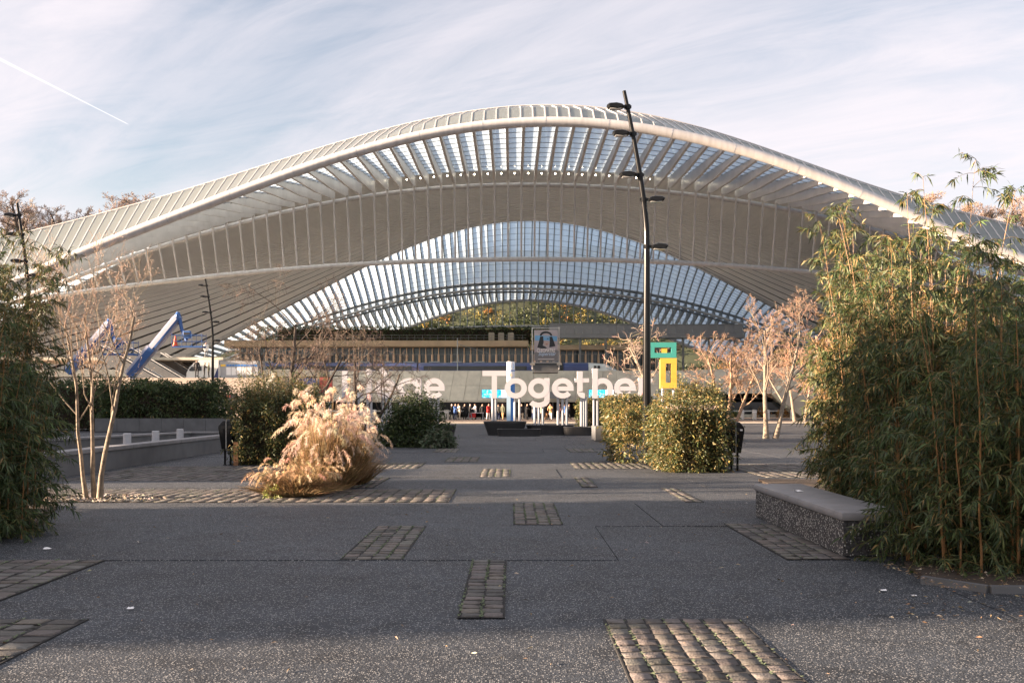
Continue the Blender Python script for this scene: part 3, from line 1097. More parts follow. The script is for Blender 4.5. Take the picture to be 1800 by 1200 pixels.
flat('eye_band', [(.40, .66), (.405, .77), (.635, .77), (.64, .65)], 'poster_blue', .020)
flat('eye', [(.52, .715), (.58, .735), (.63, .72), (.58, .705)], 'poster_dark', .024)
flat('mouth', [(.47, .545), (.53, .555), (.58, .545), (.53, .53)], 'sign_red', .024)


def text_mesh(s, size, shear=0.0, bold=0.0, sx=1.0):
    cu = bpy.data.curves.new('text', 'FONT')
    cu.body = s
    cu.size = size
    cu.shear = shear
    cu.offset = bold
    cu.align_x = 'CENTER'
    cu.resolution_u = 3
    ob = bpy.data.objects.new('text', cu)
    COL.objects.link(ob)
    bpy.context.view_layer.update()
    me = bpy.data.meshes.new_from_object(ob.evaluated_get(bpy.context.evaluated_depsgraph_get()))
    bpy.data.objects.remove(ob)
    for v in me.vertices:
        v.co = (v.co.x * sx, 0, v.co.y)
    return me


def lettering(name, s, c, size, m, parent, shear=0.0, bold=0.0, sx=1.0):
    me = text_mesh(s, size, shear, bold, sx)
    me.materials.clear()
    me.materials.append(MATS[m])
    o = obj(name, me, parent, c)
    return o


cx = (x0 + x1) / 2
lettering('headline', 'CLEOPATRE', (cx, YP - .03, z0 + H * .275), .66, 'poster_white', cl_, bold=.012, sx=.62)
lettering('script', 'Superstar', (cx + .1, YP - .034, z0 + H * .175), .60, 'poster_script', cl_, shear=.35, bold=.008, sx=.9)
MB().box(x0 + W * .16, x0 + W * .85, YP - .02, YP - .012, z0 + H * .05, z0 + H * .068).build('small_print', 'poster_white', cl_)

# screens over the entrance
def screen_mat(name):
    m = bpy.data.materials.new(name)
    m.use_nodes = True
    nt = m.node_tree
    b = nt.nodes['Principled BSDF']
    b.inputs['Base Color'].default_value = (.02, .02, .02, 1)
    tc = nt.nodes.new('ShaderNodeTexCoord')
    no = nt.nodes.new('ShaderNodeTexNoise')
    no.inputs['Scale'].default_value = 1.6
    no.inputs['Distortion'].default_value = 2.2
    no.inputs['Detail'].default_value = 4
    nt.links.new(tc.outputs['Object'], no.inputs['Vector'])
    cr = nt.nodes.new('ShaderNodeValToRGB')
    e = cr.color_ramp.elements
    e[0].position, e[0].color = .35, (.01, .20, .52, 1)
    e[1].position, e[1].color = .65, (.45, .85, .95, 1)
    q = cr.color_ramp.elements.new(.5)
    q.color = (.02, .45, .78, 1)
    nt.links.new(no.outputs['Fac'], cr.inputs[0])
    nt.links.new(cr.outputs[0], b.inputs['Emission Color'])
    b.inputs['Emission Strength'].default_value = .45
    MATS[name] = m


screen_mat('screen_swirl')
mat('screen_white', (.1, .1, .1), .3, emit=(.85, .9, 1.0), estr=.42)
for nm, (a, b, pa, pb_), lab in (('led_screen', (846, 898, 853, 881), 'lit blue and white screen over the entrance, behind the letter T'),
                                 ('led_screen', (1034, 1080, 1038, 1064), 'lit blue and white screen over the entrance, behind the letter h')):
    Ys = 122.0
    X = lambda p: (p - 900) * Ys / FPX
    Z = lambda p: CAMZ + (712 - p) * Ys / FPX
    e = empty(nm, (X(a), Ys, Z(700)), lab, 'screen')
    MB().box(X(a), X(b), Ys, Ys + .15, Z(699.5), Z(684)).build('housing', 'grey_panel', e)
    MB().box(X(a) + .1, X(pb_), Ys - .03, Ys - .005, Z(698.5), Z(685)).build('picture', 'screen_swirl', e)
    MB().box(X(pb_) + .02, X(b) - .1, Ys - .03, Ys - .005, Z(698.5), Z(685)).build('text_field', 'screen_white', e)
    for x in (X(a) + .3, X(b) - .3):
        MB().box(x, x + .08, Ys + .16, Ys + 6.2, Z(690), Z(690) + .08).build('bracket', 'grey_steel', e)
dp = MB().box(X(965), X(1003), 123, 123.1, Z(700), Z(688)).box(X(965) + .2, X(1003) - .2, 123.1, 128, Z(694), Z(693)).build('display_panel', 'grey_steel')
tag(dp, 'dark information panel over the entrance between the letters g and e', 'panel')

# tall round information pylon
tt = empty('information_pylon', (-.14, 80, 0), 'tall blue and white pylon standing behind the letter o', 'pylon')
xc_, rr = (898 - 900) * 80 / FPX, .33
pl = MB().lathe([(rr, .0), (rr, 3.3)], (xc_, 80, 0), 20).build('lower_shaft', 'totem_blue', tt, smooth=True)
MB().prism([(xc_ - .34, .05), (xc_ - .02, .05), (xc_ - .02, 3.25), (xc_ - .34, 3.25)], 79.62, 79.66).build('pale_face', 'totem_light', pl)
up_ = MB().lathe([(rr, 3.31), (rr, 5.05), (rr * .9, 5.1)], (xc_, 80, 0), 20).build('upper_shaft', 'totem_white', tt, smooth=True)
MB().lathe([(rr + .006, 4.33), (rr + .006, 4.42)], (xc_, 80, 0), 20).build('blue_ring', 'totem_blue', up_)
MB().lathe([(.13, 0), (.13, .02)], (0, 0, 0), 14).build('orange_spot', 'tan_column', up_, loc=(xc_, 80 - rr - .01, 4.02)).rotation_euler = (R(90), 0, 0)
lettering('mark', '( i )', (xc_, 80 - rr - .02, 4.62), .42, 'totem_blue', up_)

# ------------------------------------------------------------------ white letters on poles
YS = 54.0
LZ = CAMZ + (712 - 700) * YS / FPX          # baseline
SW = .285


def arcpts(cx, cz, rx, rz, a0, a1, n=26):
    return [(cx + rx * math.cos(R(a)), cz + rz * math.sin(R(a))) for a in np.linspace(a0, a1, n)]


def ribbon(m, pts, w, y0, y1, closed=False):
    n = len(pts)
    L, Rr = [], []
    for i in range(n):
        if closed:
            p, q = pts[(i - 1) % n], pts[(i + 1) % n]
        else:
            p, q = pts[max(i - 1, 0)], pts[min(i + 1, n - 1)]
        d = Vector((q[0] - p[0], q[1] - p[1])).normalized()
        nx, nz = -d.y * w / 2, d.x * w / 2
        L.append((pts[i][0] + nx, pts[i][1] + nz))
        Rr.append((pts[i][0] - nx, pts[i][1] - nz))
    v = [(a, y0, b) for a, b in L] + [(a, y0, b) for a, b in Rr] + [(a, y1, b) for a, b in L] + [(a, y1, b) for a, b in Rr]
    f = []
    for i in range(n if closed else n - 1):
        j = (i + 1) % n
        f += [(i, j, n + j, n + i), (2 * n + i, 3 * n + i, 3 * n + j, 2 * n + j), (i, 2 * n + i, 2 * n + j, j), (n + i, n + j, 3 * n + j, 3 * n + i)]
    if not closed:
        f += [(0, n, 3 * n, 2 * n), (n - 1, 3 * n - 1, 4 * n - 1, 2 * n - 1)]
    m.add(v, f)


XH = 1.10        # x-height
AS = 1.62        # ascender


def letter(ch, px0, px1, word, poles, extra=None):
    X0, X1 = (px0 - 900) * YS / FPX, (px1 - 900) * YS / FPX
    cx, w = (X0 + X1) / 2, X1 - X0
    y0, y1 = YS - .16, YS + .16
    e = empty('sign_letter', (cx, YS, 0), None, 'letter', 'white letters of the big sign')
    m = MB()
    h = SW / 2
    rx, rz = w / 2 - h, XH / 2 - h

    def st(pts, closed=False, k=0, ww=SW):
        ribbon(m, pts, ww, y0 + .003 * k, y1 - .003 * k, closed)
    if ch == 'T':
        st([(X0, LZ + 1.50 - h), (X1, LZ + 1.50 - h)])
        st([(cx, LZ), (cx, LZ + 1.50 - .02)], k=1)
    elif ch == 'L':
        st([(X0 + h, LZ), (X0 + h, LZ + 1.5)])
        st([(X0 + .01, LZ + h), (X1, LZ + h)], k=1)
    elif ch == 'i':
        st([(cx, LZ), (cx, LZ + XH)])
        st(arcpts(cx, LZ + XH + .33, .085, .085, 0, 345, 18), True, 0, .17)
    elif ch == 'o':
        st(arcpts(cx, LZ + XH / 2, rx, rz, 0, 353, 44), True)
    elif ch in ('e', 'è'):
        st(arcpts(cx, LZ + XH / 2, rx, rz, 0, 322, 40))
        st([(cx - rx, LZ + XH / 2 - .02), (cx + rx + h, LZ + XH / 2 - .02)], k=1, ww=.23)
        if ch == 'è':
            st([(cx - .28, LZ + AS), (cx + .02, LZ + XH + .14)], ww=.24)
    elif ch == 'g':
        st(arcpts(cx - .02, LZ + XH / 2, rx, rz, 0, 353, 44), True)
        st([(X1 - h, LZ + XH), (X1 - h, LZ - .12)], k=1)
        st([(X1 - h, LZ - .12)] + arcpts(cx - .02, LZ - .10, rx + .02, .40 - h + .0, 0, -155, 22), k=2)
    elif ch == 't':
        st([(cx - .1, LZ + 1.46), (cx - .1, LZ + .34)] + arcpts(cx + .14, LZ + .36, .24, .36 - h, 180, 275, 10))
        st([(X0, LZ + XH - h + .02), (X1, LZ + XH - h + .02)], k=1, ww=.22)
    elif ch == 'h':
        st([(X0 + h, LZ), (X0 + h, LZ + AS)])
        st(arcpts(cx, LZ + XH - h - rx * .95, rx, rx * .95, 180, 0, 22) + [(X1 - h, LZ)], k=1)
    elif ch == 'r':
        st([(X0 + h, LZ), (X0 + h, LZ + XH)])
        st(arcpts(X0 + h + .38, LZ + XH - h - .38, .38, .38, 175, 60, 14), k=1)
    m.build('letter_body', 'letter_white', e, smooth=False)
    zb = LZ - (.46 if ch == 'g' else 0)
    for q in poles:
        x = (q - 900) * YS / FPX
        MB().tube([(x, YS + .05, 0), (x, YS + .05, zb + .10)], .075, 8).build('pole', 'pole_grey', e, smooth=True)
    e['label'] = 'white %s letter %s on grey poles in the word %s%s' % ('capital' if ch in 'TL' else 'small', ch, word, extra or '')
    return e


letter('L', 602, 638, 'Liège', (612, 622, 630))
letter('i', 643, 655, 'Liège', (646, 652))
letter('è', 660, 697, 'Liège', (672, 679, 686))
letter('g', 700, 741, 'Liège', (712, 722))
letter('e', 745, 782, 'Liège', (757, 763, 770), ', its last letter')
letter('T', 848, 890, 'Together', (866, 871))
letter('o', 887, 926, 'Together', (905, 913), ' before the pylon')
letter('g', 929, 966, 'Together', (940, 947, 954))
letter('e', 970, 1008, 'Together', (981, 989, 996), ', between g and t')
letter('t', 1010, 1035, 'Together', (1022, 1026, 1030))
letter('h', 1041, 1077, 'Together', (1044, 1050))
letter('e', 1079, 1117, 'Together', (1090, 1098, 1105), ', between h and r')
letter('r', 1122, 1146, 'Together', (1126, 1131))

# frame-shaped signs
def frame_sign(name, Y, px, py, m, label):
    pass


fs = empty('frame_sign', (6.0, 40, 0), 'green and yellow frame sign on white posts behind the clipped hedge', 'sign')
Yg = 40.0
gx = lambda p: (p - 900) * Yg / FPX
gz = lambda p: CAMZ + (712 - p) * Yg / FPX


def rect_frame(nm, a, b, c, d, t, y0, y1, m, parent):
    q = MB()
    q.box(a, b, y0, y1, d - t, d)
    q.box(a, b, y0, y1, c, c + t)
    q.box(a, a + t, y0 + .002, y1 - .002, c + t, d - t)
    q.box(b - t, b, y0 + .002, y1 - .002, c + t, d - t)
    q.build(nm, m, parent)


rect_frame('green_frame', gx(1141), gx(1188), gz(629), gz(602), .20, Yg - .14, Yg + .14, 'sign_green', fs)
rect_frame('yellow_frame', gx(1160), gx(1188.5), gz(682), gz(629.5), .215, Yg - .14, Yg + .14, 'sign_yellow', fs)
MB().box(gx(1162), gx(1172), Yg - .10, Yg + .10, gz(623.5), gz(607.5)).build('yellow_tongue', 'sign_yellow', fs)
for p in (1165, 1184):
    MB().tube([(gx(p), Yg, 0), (gx(p), Yg, gz(682))], .06, 8).build('post', 'letter_white', fs, smooth=True)
fr_ = empty('frame_sign', (-10, 56, 0), 'dull red frame sign half hidden by the dark tree beside the letter L', 'sign')
Yg = 56.0
rect_frame('red_frame', gx(562), gx(584), gz(705), gz(663), .36, Yg - .14, Yg + .14, 'sign_red', fr_)
for p in (566, 580):
    MB().tube([(gx(p), Yg, 0), (gx(p), Yg, gz(705))], .06, 8).build('post', 'pole_grey', fr_, smooth=True)

# dark seat planters round the sign
def planter(px0, px1, top, base, depth, label, taper=.82, rnd=.08):
    Y = 2800.0 / (base - 712)
    a, b = (px0 - 900) * Y / FPX, (px1 - 900) * Y / FPX
    h = CAMZ + (712 - top) * (Y + .1) / FPX
    c, w = (a + b) / 2, (b - a) / 2
    n = 28
    prof = [(.80 * taper, 0), (taper, .0), (.97, h * .82), (1.0, h * .93), (.965, h), (.80, h), (.78, h * .9)]
    v, f = [], []
    for s, z in prof:
        for j in range(n):
            t = 2 * math.pi * j / n
            cxx = math.copysign(abs(math.cos(t)) ** .55, math.cos(t))
            cyy = math.copysign(abs(math.sin(t)) ** .55, math.sin(t))
            v.append((c + w * s * cxx, Y + depth / 2 + depth / 2 * s * cyy, z))
    for i in range(len(prof) - 1):
        for j in range(n):
            f.append((i * n + j, i * n + (j + 1) % n, (i + 1) * n + (j + 1) % n, (i + 1) * n + j))
    f.append(tuple((len(prof) - 1) * n + j for j in range(n)))
    f.append(tuple(reversed(range(n))))
    o = MB().add(v, f).build('seat_planter', 'planter_black', smooth=True)
    return tag(o, label, 'planter', 'dark seat planters around the sign')


planter(849, 926, 740, 765, 1.2, 'tall black tapered planter under the letters T and o', .78)
planter(873, 952, 753.5, 766.5, .8, 'low black rounded seat in front of the tall tapered planter', .95)
planter(925, 1010, 746.5, 764.5, 1.4, 'long black planter under the letters g and e of Together', .95)
planter(991, 1048, 750, 765.5, 1.2, 'black planter beside the grey concrete block', .95)
planter(764, 801, 746, 769, 1.2, 'black tapered planter right of the dark round shrub', .72)
planter(610, 690, 757, 771, 1.0, 'low black planter left of the dark round shrub', .95)
planter(624, 644, 745, 757, 1.4, 'small black seat behind the plumed grass', .9)
cb = MB().box((1046 - 900) * 44.5 / FPX, (1072 - 900) * 44.5 / FPX, 44.5, 46.5, 0, .66).build('concrete_block', 'concrete_dark', bevel=.03)
tag(cb, 'grey concrete block at the end of the black planters', 'block')

# stone-topped washed concrete bench, right foreground
bench = empty('stone_bench', (3.9, 12.4, 0), 'washed concrete bench block with smooth stone top by the bamboo', 'bench')
MB().box(3.50, 4.15, 10.52, 14.3, 0, .375).build('body', 'bench_concrete', bench, bevel=.012)
MB().box(3.47, 4.18, 10.49, 14.33, .376, .475).build('stone_top', 'stone_cap', bench, bevel=.035, smooth=True)

# parapet walls of the sunken court, left
w1 = empty('parapet_wall', (-10, 28, 0), 'long low dark parapet wall with stone coping left of the bin', 'wall')
MB().box(-10.35, -10.0, 20.5, 39.5, 0, .47).build('body', 'concrete_dark', w1)
for i in range(10):
    MB().box(-10.39, -9.96, 20.5 + 1.9 * i + .006, 20.5 + 1.9 * (i + 1) - .006, .471, .57).build('coping_stone', 'stone_cap', w1, bevel=.012)
w2 = empty('parapet_wall', (-15, 32, 0), 'far low parapet wall of the sunken court behind three stub posts', 'wall')
MB().prism([(-17.5, 27), (-14.2, 44), (-10.6, 44.3), (-10.6, 44.6), (-14.5, 44.4), (-17.9, 27)], 0, .36, plane='xy').build('body', 'concrete_dark', w2)
MB().prism([(-17.45, 27), (-14.15, 43.95), (-10.55, 44.25), (-10.55, 44.65), (-14.55, 44.45), (-17.95, 27)], .361, .43, plane='xy').build('coping', 'stone_cap', w2)
for i, (p, t, Y) in enumerate(((223.5, 761, 31.8), (273.5, 757, 34.4), (316.5, 753.5, 37.0))):
    x = (p - 900) * Y / FPX
    zt = CAMZ + (712 - t) * Y / FPX
    b = MB().lathe([(.125, 0), (.125, zt - .02), (.105, zt)], (x, Y, 0), 16).lathe([(.16, 0), (.15, .03)], (x, Y, 0), 16).build('stub_post', 'bollard_white', smooth=True)
    tag(b, ('nearest', 'middle', 'farthest')[i] + ' of three pale round stub posts behind the parapet wall', 'bollard', 'pale stub posts in the sunken court')
w3 = empty('hedge_planter', (-20, 61, 0), 'long dark stone planter wall holding the dense dark hedge', 'planter')
for i in range(6):
    MB().box(-25.4 + 1.35 * i + .008, -25.4 + 1.35 * (i + 1) - .008, 60.6, 61.0, 0, .80).build('wall_panel', 'concrete_dark', w3)
MB().box(-25.6, -17.3, 61.01, 64, 0, .74).build('soil', 'soil', w3)

# ------------------------------------------------------------------ street furniture
def lamp_post(base, top, label, heads, bend=.55):
    Y = base[2]
    x0 = (base[0] - 900) * Y / FPX
    e = empty('street_lamp', (x0, Y, 0), label, 'street lamp', 'black multi headed street lamps')
    xt, zt = (top[0] - 900) * Y / FPX, CAMZ + (712 - top[1]) * Y / FPX

    def axis(z):
        t = z / zt
        return x0 + (xt - x0) * (0 if t < bend else ((t - bend) / (1 - bend)) ** 1.35)
    zs = list(np.linspace(0, bend * zt, 4)) + list(np.linspace(bend * zt + .2, zt, 14))
    MB().tube([(axis(z), Y, z) for z in zs], [.125 - .075 * (z / zt) for z in zs], 12).build('post', 'black_paint', e, smooth=True)
    MB().lathe([(.19, 0), (.19, .02), (.15, .05)], (x0, Y, 0), 14).build('base_plate', 'black_paint', e)
    for (z, side, lit) in heads:
        x = axis(z * zt)
        zz = z * zt
        hd = MB()
        s = side
        prof = [(s * .10, .0), (s * .16, .055), (s * .30, .085), (s * .50, .07), (s * .56, .02), (s * .52, -.05), (s * .30, -.075), (s * .13, -.05)]
        if s < 0:
            prof = prof[::-1]
        n = len(prof)
        v = []
        for y, k in ((-.13, .8), (-.09, 1), (.09, 1), (.13, .8)):
            for a, b in prof:
                v.append((x + s * .33 + (a - s * .33) * k, Y + y - .05, zz + b * k))
        f = [tuple(range(n)), tuple(reversed(range(3 * n, 4 * n)))]
        for r in range(3):
            f += [(r * n + i, (r + 1) * n + i, (r + 1) * n + (i + 1) % n, r * n + (i + 1) % n) for i in range(n)]
        hd.add(v, f)
        h = hd.build('lamp_head', 'black_paint', e, smooth=True)
        MB().box(x + s * .33 - .15, x + s * .33 + .15, Y - .14, Y + .04, zz - .082, zz - .062).build('lens', 'lamp_glass', h)
        MB().bar((x - s * .10, Y, zz), (x + s * .18, Y - .03, zz), .07, .07).build('bracket', 'black_paint', h)
        MB().lathe([(.085, -.06), (.085, .06)], (x, Y, zz), 10).build('collar', 'black_paint', h)
    return e


lamp_post((1137, 817, 26.7), (1097, 160, 0), 'tall black street lamp with five heads beside the clipped hedge',
          ((.957, -1, 0), (.885, -1, 0), (.775, -1, 0), (.709, 1, 0), (.583, 1, 0)), .62)
lamp_post((374, 0, 70), (361, 490, 0), 'slender black street lamp behind the dark hedge, left of the stairs',
          ((.955, -1, 0), (.88, -1, 0), (.775, -1, 0), (.71, 1, 0), (.585, 1, 0)), .62)
lamp_post((50, 0, 40), (30, 357, 0), 'street lamp rising out of the bamboo at the left edge',
          ((.95, -1, 0), (.87, -1, 0), (.76, -1, 0), (.70, 1, 0), (.58, 1, 0)), .62)


def litter_bin(px, base, label, sticker, flip=1):
    Y = 2800.0 / (base - 712)
    x = (px - 900) * Y / FPX
    e = empty('litter_bin', (x, Y, 0), label, 'litter bin', 'black litter bins on posts')
    for s in (-1, 1):
        MB().tube([(x + s * .075, Y, 0), (x + s * .075, Y, .55)], .028, 8).build('post', 'black_paint', e, smooth=True)
        MB().lathe([(.06, 0), (.06, .015)], (x + s * .075, Y, 0), 10).build('foot', 'black_paint', e)
    for s, a in ((-1, .215), (1, .185)):
        s2 = s * flip
        poly = [(x + s2 * .012, .45), (x + s2 * .13, .43), (x + s2 * a, .98), (x + s2 * a * .98, 1.06), (x + s2 * .10, 1.19), (x + s2 * .012, 1.19)]
        m = MB().prism(poly, Y - .16, Y + .16).build('bin_body', 'black_paint', e, bevel=.022, smooth=True)
        MB().box(x + s2 * .03, x + s2 * .13, Y - .168, Y - .161, .98, 1.06).build('slot', 'rubber', m)
    MB().box(x - .011, x + .011, Y - .175, Y + .17, .44, 1.2).build('spine', 'grey_steel', e)
    if sticker:
        MB().box(x + .10, x + .16, Y - .176, Y - .170, .98, 1.02).build('sticker', 'paper', e)
    return e


litter_bin(400.5, 817, 'black double litter bin on two posts beside the left hedge', False)
litter_bin(1291, 827, 'black litter bin with a white sticker right of the clipped hedge', True, -1)

# advertising panel by the stairs
ap = empty('advertising_panel', (-24.5, 86, 0), 'red and dark advertising panel on a stand at the foot of the stairs', 'advert panel')
Ya = 86.0
ax = lambda p: (p - 900) * Ya / FPX
az = lambda p: CAMZ + (712 - p) * Ya / FPX
MB().box(ax(395.5), ax(416.5), Ya, Ya + .15, az(722), az(691.5)).build('case', 'black_paint', ap)
MB().box(ax(397.5), ax(414.5), Ya - .02, Ya - .004, az(718), az(693)).build('poster', 'train_black', ap)
MB().box(ax(398), ax(405), Ya - .03, Ya - .022, az(698), az(694)).build('red_block', 'sign_red', ap)
MB().box(ax(397.7), ax(408), Ya - .03, Ya - .022, az(718), az(714.5)).build('red_block', 'sign_red', ap)
lettering('figures', '34!', (ax(406.5), Ya - .035, az(709)), .55, 'paper', ap, bold=.01)
MB().box(ax(399), ax(413), Ya + .02, Ya + .12, .0, az(722)).build('foot', 'black_paint', ap)

# broad stairs, left
stp = empty('stairway', (-29, 100, 0), 'broad pale stone stairs rising to the platform level at left', 'stairs')
NS = 25
for i in range(NS):
    y0 = 93.0 + .40 * i
    za = 4.42 * (i + 1) / NS
    MB().box(-45, -25.2 + .06 * i, y0 - .02, y0 + (.42 if i < NS - 1 else 9), 0 if i == NS - 1 else max(0, za - .4), za).build('step', 'step_stone', stp)
MB().prism([(92.6, 0), (92.6, .5), (103.2, 4.9), (103.2, 0)], -25.1, -24.4, plane='yz').build('side_wall', 'concrete', stp)

# kiosks at the head of the stairs
Yk = 106.0
kx = lambda p: (p - 900) * Yk / FPX
kz = lambda p: CAMZ + (712 - p) * Yk / FPX
kp = empty('rounded_kiosk', (kx(360), Yk, kz(665)), 'white rounded kiosk with dark window at the head of the stairs', 'kiosk')
prof = [(327, 665), (328, 655), (333, 645), (342, 636.5), (352, 632.5), (384, 632), (384, 665)]
MB().prism([(kx(a), kz(b)) for a, b in prof], Yk, Yk + 4).build('shell', 'train_white', kp)
prof = [(332, 650), (336, 645), (342, 643.5), (354.5, 644), (354.5, 651.5), (334, 652)]
MB().prism([(kx(a), kz(b)) for a, b in prof], Yk - .03, Yk - .005).build('window', 'dark_glass', kp)
MB().prism([(kx(375), kz(665)), (kx(383.5), kz(645)), (kx(383.5), kz(665))], Yk - .03, Yk - .005).build('blue_corner', 'train_blue', kp)
km = empty('map_kiosk', (kx(420), Yk, kz(665)), 'grey kiosk with line map panels beside the rounded kiosk', 'kiosk')
MB().box(kx(385), kx(452), Yk + .3, Yk + 3.5, kz(665.3), kz(634)).build('body', 'grey_panel', km)
MB().box(kx(386.5), kx(395), Yk + .26, Yk + .29, kz(643.5), kz(640)).build('yellow_sign', 'sign_yellow', km)
for i in range(11):
    MB().box(kx(397 + 5 * i), kx(401 + 5 * i), Yk + .26, Yk + .29, kz(643.2), kz(640.4)).build('blue_sign', 'totem_blue', km)
for i in range(5):
    MB().box(kx(396.5 + 9.2 * i), kx(404.5 + 9.2 * i), Yk + .26, Yk + .29, kz(659), kz(645)).build('map_panel', 'totem_white', km)
MB().box(kx(384.2), kx(386), Yk + .2, Yk + .29, kz(665.3), kz(640)).build('corner_post', 'letter_white', km)

# escalators
for i, (pa, pb2, lab) in enumerate((((236, 612), (332, 668), 'nearest'), ((286, 620), (352, 660), 'second'), ((180, 606), (300, 672), 'third'), ((326, 628), (362, 650), 'farthest'))):
    Y = (107, 110, 104.5, 113)[i]
    A, Bq = P(pa[0], pa[1], Y), P(pb2[0], pb2[1], Y)
    e = empty('escalator', (Bq.x, Y, Bq.z), ('escalator with long pale handrails behind the blue boom', 'escalator partly hidden behind the white rounded kiosk',
              'lowest escalator, behind the bare tree at left', 'short topmost escalator above the rounded kiosk')[i], 'escalator', 'escalators at the left end of the hall')
    dn = Vector((0, 0, -.9))
    MB().bar(A + dn, Bq + dn, 1.5, 1.2).build('truss', 'concrete_dark', e)
    for s in (-.72, .72):
        off = Vector((0, s, 0))
        MB().bar(A + off, Bq + off, .10, .10).build('handrail', 'white_steel', e)
        MB().bar(A + off + dn * .4, Bq + off + dn * .4, .05, .62).build('balustrade', 'dark_glass', e)

# blue boom lifts
def boom_lift(tip, foot, Y, label):
    e = empty('boom_lift', (P(*foot, Y).x, Y, 0), label, 'boom lift', 'blue boom lifts')
    T, B2 = P(*tip, Y), P(*foot, Y)
    d = (B2 - T)
    M1 = T + d * .52
    up = Vector((0, -1, 0)).cross(d).normalized()
    if up.z < 0:
        up = -up
    bo = MB().bar(T - d * .05, M1, .40, .48, up=(0, 1, 0)).build('inner_boom', 'lift_blue', e)
    MB().bar(T + up * .252, M1 + up * .252, .38, .02, up=(0, 1, 0)).build('sunlit_top', 'lift_sunlit', bo)  # pale strips here and below stand for sunlight on the boom
    bo2 = MB().bar(M1, B2, .52, .60, up=(0, 1, 0)).build('outer_boom', 'lift_blue', e)
    MB().bar(M1 + up * .312 + d * .01, B2 + up * .312, .48, .02, up=(0, 1, 0)).build('sunlit_top', 'lift_sunlit', bo2)
    dpt = Vector((0, -.275, 0))
    MB().bar(T + dpt + up * .08, M1 + dpt + up * .08 + Vector((0, -.04, 0)), .02, .26, up=up).build('sunlit_side', 'lift_sunlit', bo)
    MB().bar(M1 + Vector((0, -.275, 0)) + up * .10 + d * .01, B2 + Vector((0, -.275, 0)) + up * .10, .02, .32, up=up).build('sunlit_side', 'lift_sunlit', bo2)
    for q in (.30, .35):
        MB().bar(T + d * .06 - up * q, B2 - up * (q + .06), .05, .05).build('hose', 'pole_grey', e)
    hd = MB().tube([T + Vector((-.05, 0, -.15)), T + Vector((.02, 0, .3)), T + Vector((.05, 0, .55))], [.30, .26, .12], 8).build('boom_head', 'lift_blue', e)
    j0, j1 = T + Vector((.15, 0, .1)), T + Vector((.75, 0, -1.75))
    MB().tube([j0, (j0 + j1) / 2 + Vector((-.12, 0, 0)), j1], [.17, .14, .16], 8).build('jib', 'lift_blue', e)
    b0 = T + Vector((-.25, -.6, -2.35))
    bk = MB().box(b0.x, b0.x + 2.4, b0.y, b0.y + 1.1, b0.z, b0.z + .14).build('basket_floor', 'lift_blue', e)
    for z in (.5, 1.0):
        for (p, q) in (((0, 0), (2.4, 0)), ((0, 1.1), (2.4, 1.1)), ((0, 0), (0, 1.1)), ((2.4, 0), (2.4, 1.1))):
            zz = z if p[0] != 0 or q[0] != 0 else z * .6
            MB().tube([b0 + Vector((p[0], p[1], z)), b0 + Vector((q[0], q[1], z))], .022, 5).build('rail', 'lift_blue', bk)
    for p in ((0, 0), (.8, 0), (1.6, 0), (2.4, 0), (0, 1.1), (.8, 1.1), (1.6, 1.1), (2.4, 1.1)):
        MB().tube([b0 + Vector((p[0], p[1], .1)), b0 + Vector((p[0], p[1], 1.15))], .022, 5).build('stanchion', 'lift_blue', bk)
    MB().box(b0.x + .85, b0.x + 1.45, b0.y + .1, b0.y + .35, b0.z + .75, b0.z + 1.35).build('control_box', 'lift_blue', e, bevel=.03)
    MB().box(b0.x + .9, b0.x + 1.4, b0.y + .08, b0.y + .095, b0.z + .95, b0.z + 1.2).build('control_panel', 'rubber', e)
    # chassis behind the hedge
    c = B2 + Vector((-.6, 0, 0))
    MB().box(c.x - 1.2, c.x + .8, Y - 1, Y + 1, 1.05, 2.6).build('turret', 'lift_blue', e, bevel=.08)
    MB().box(c.x - 1.8, c.x + 1.8, Y - .9, Y + .9, .5, 1.05).build('chassis', 'lift_blue', e, bevel=.06)
    for wx in (-1.3, 1.3):
        for wy in (-1.1, .8):
            o = MB().lathe([(.2, 0), (.48, .02), (.5, .08), (.5, .24), (.48, .3), (.2, .32)], (0, 0, 0), 16).build('wheel', 'rubber', e, loc=None)
            o.matrix_parent_inverse = Matrix.Translation(-Vector(e.location))
            o.location = (c.x + wx, Y + wy + .3, .5)
            o.rotation_euler = (R(90), 0, 0)
    return e


bl1 = boom_lift((312, 560), (228, 662), 80, 'blue boom lift with raised boom painted sunlit on top, right of the bare tree')
bl2 = boom_lift((191, 572), (120, 655), 78, 'second blue boom lift half hidden behind the left tree')
tc_ = P(307, 606, 79.6)
tcn = MB().lathe([(.22, 0), (.22, .03), (.15, .04), (.03, .62), (.02, .65)], (0, 0, 0), 12).lathe([(.125, .16), (.10, .28)], (0, 0, 0), 12, 1).build('traffic_cone', ['orange', 'paper'], loc=tc_ + Vector((.05, 0, .0)), smooth=True)
tag(tcn, 'orange and white traffic cone standing in the boom lift basket', 'traffic cone')
tcn.location.z = P(312, 560, 80).z - 2.35 + .141
tcn.scale = (1.25,) * 3

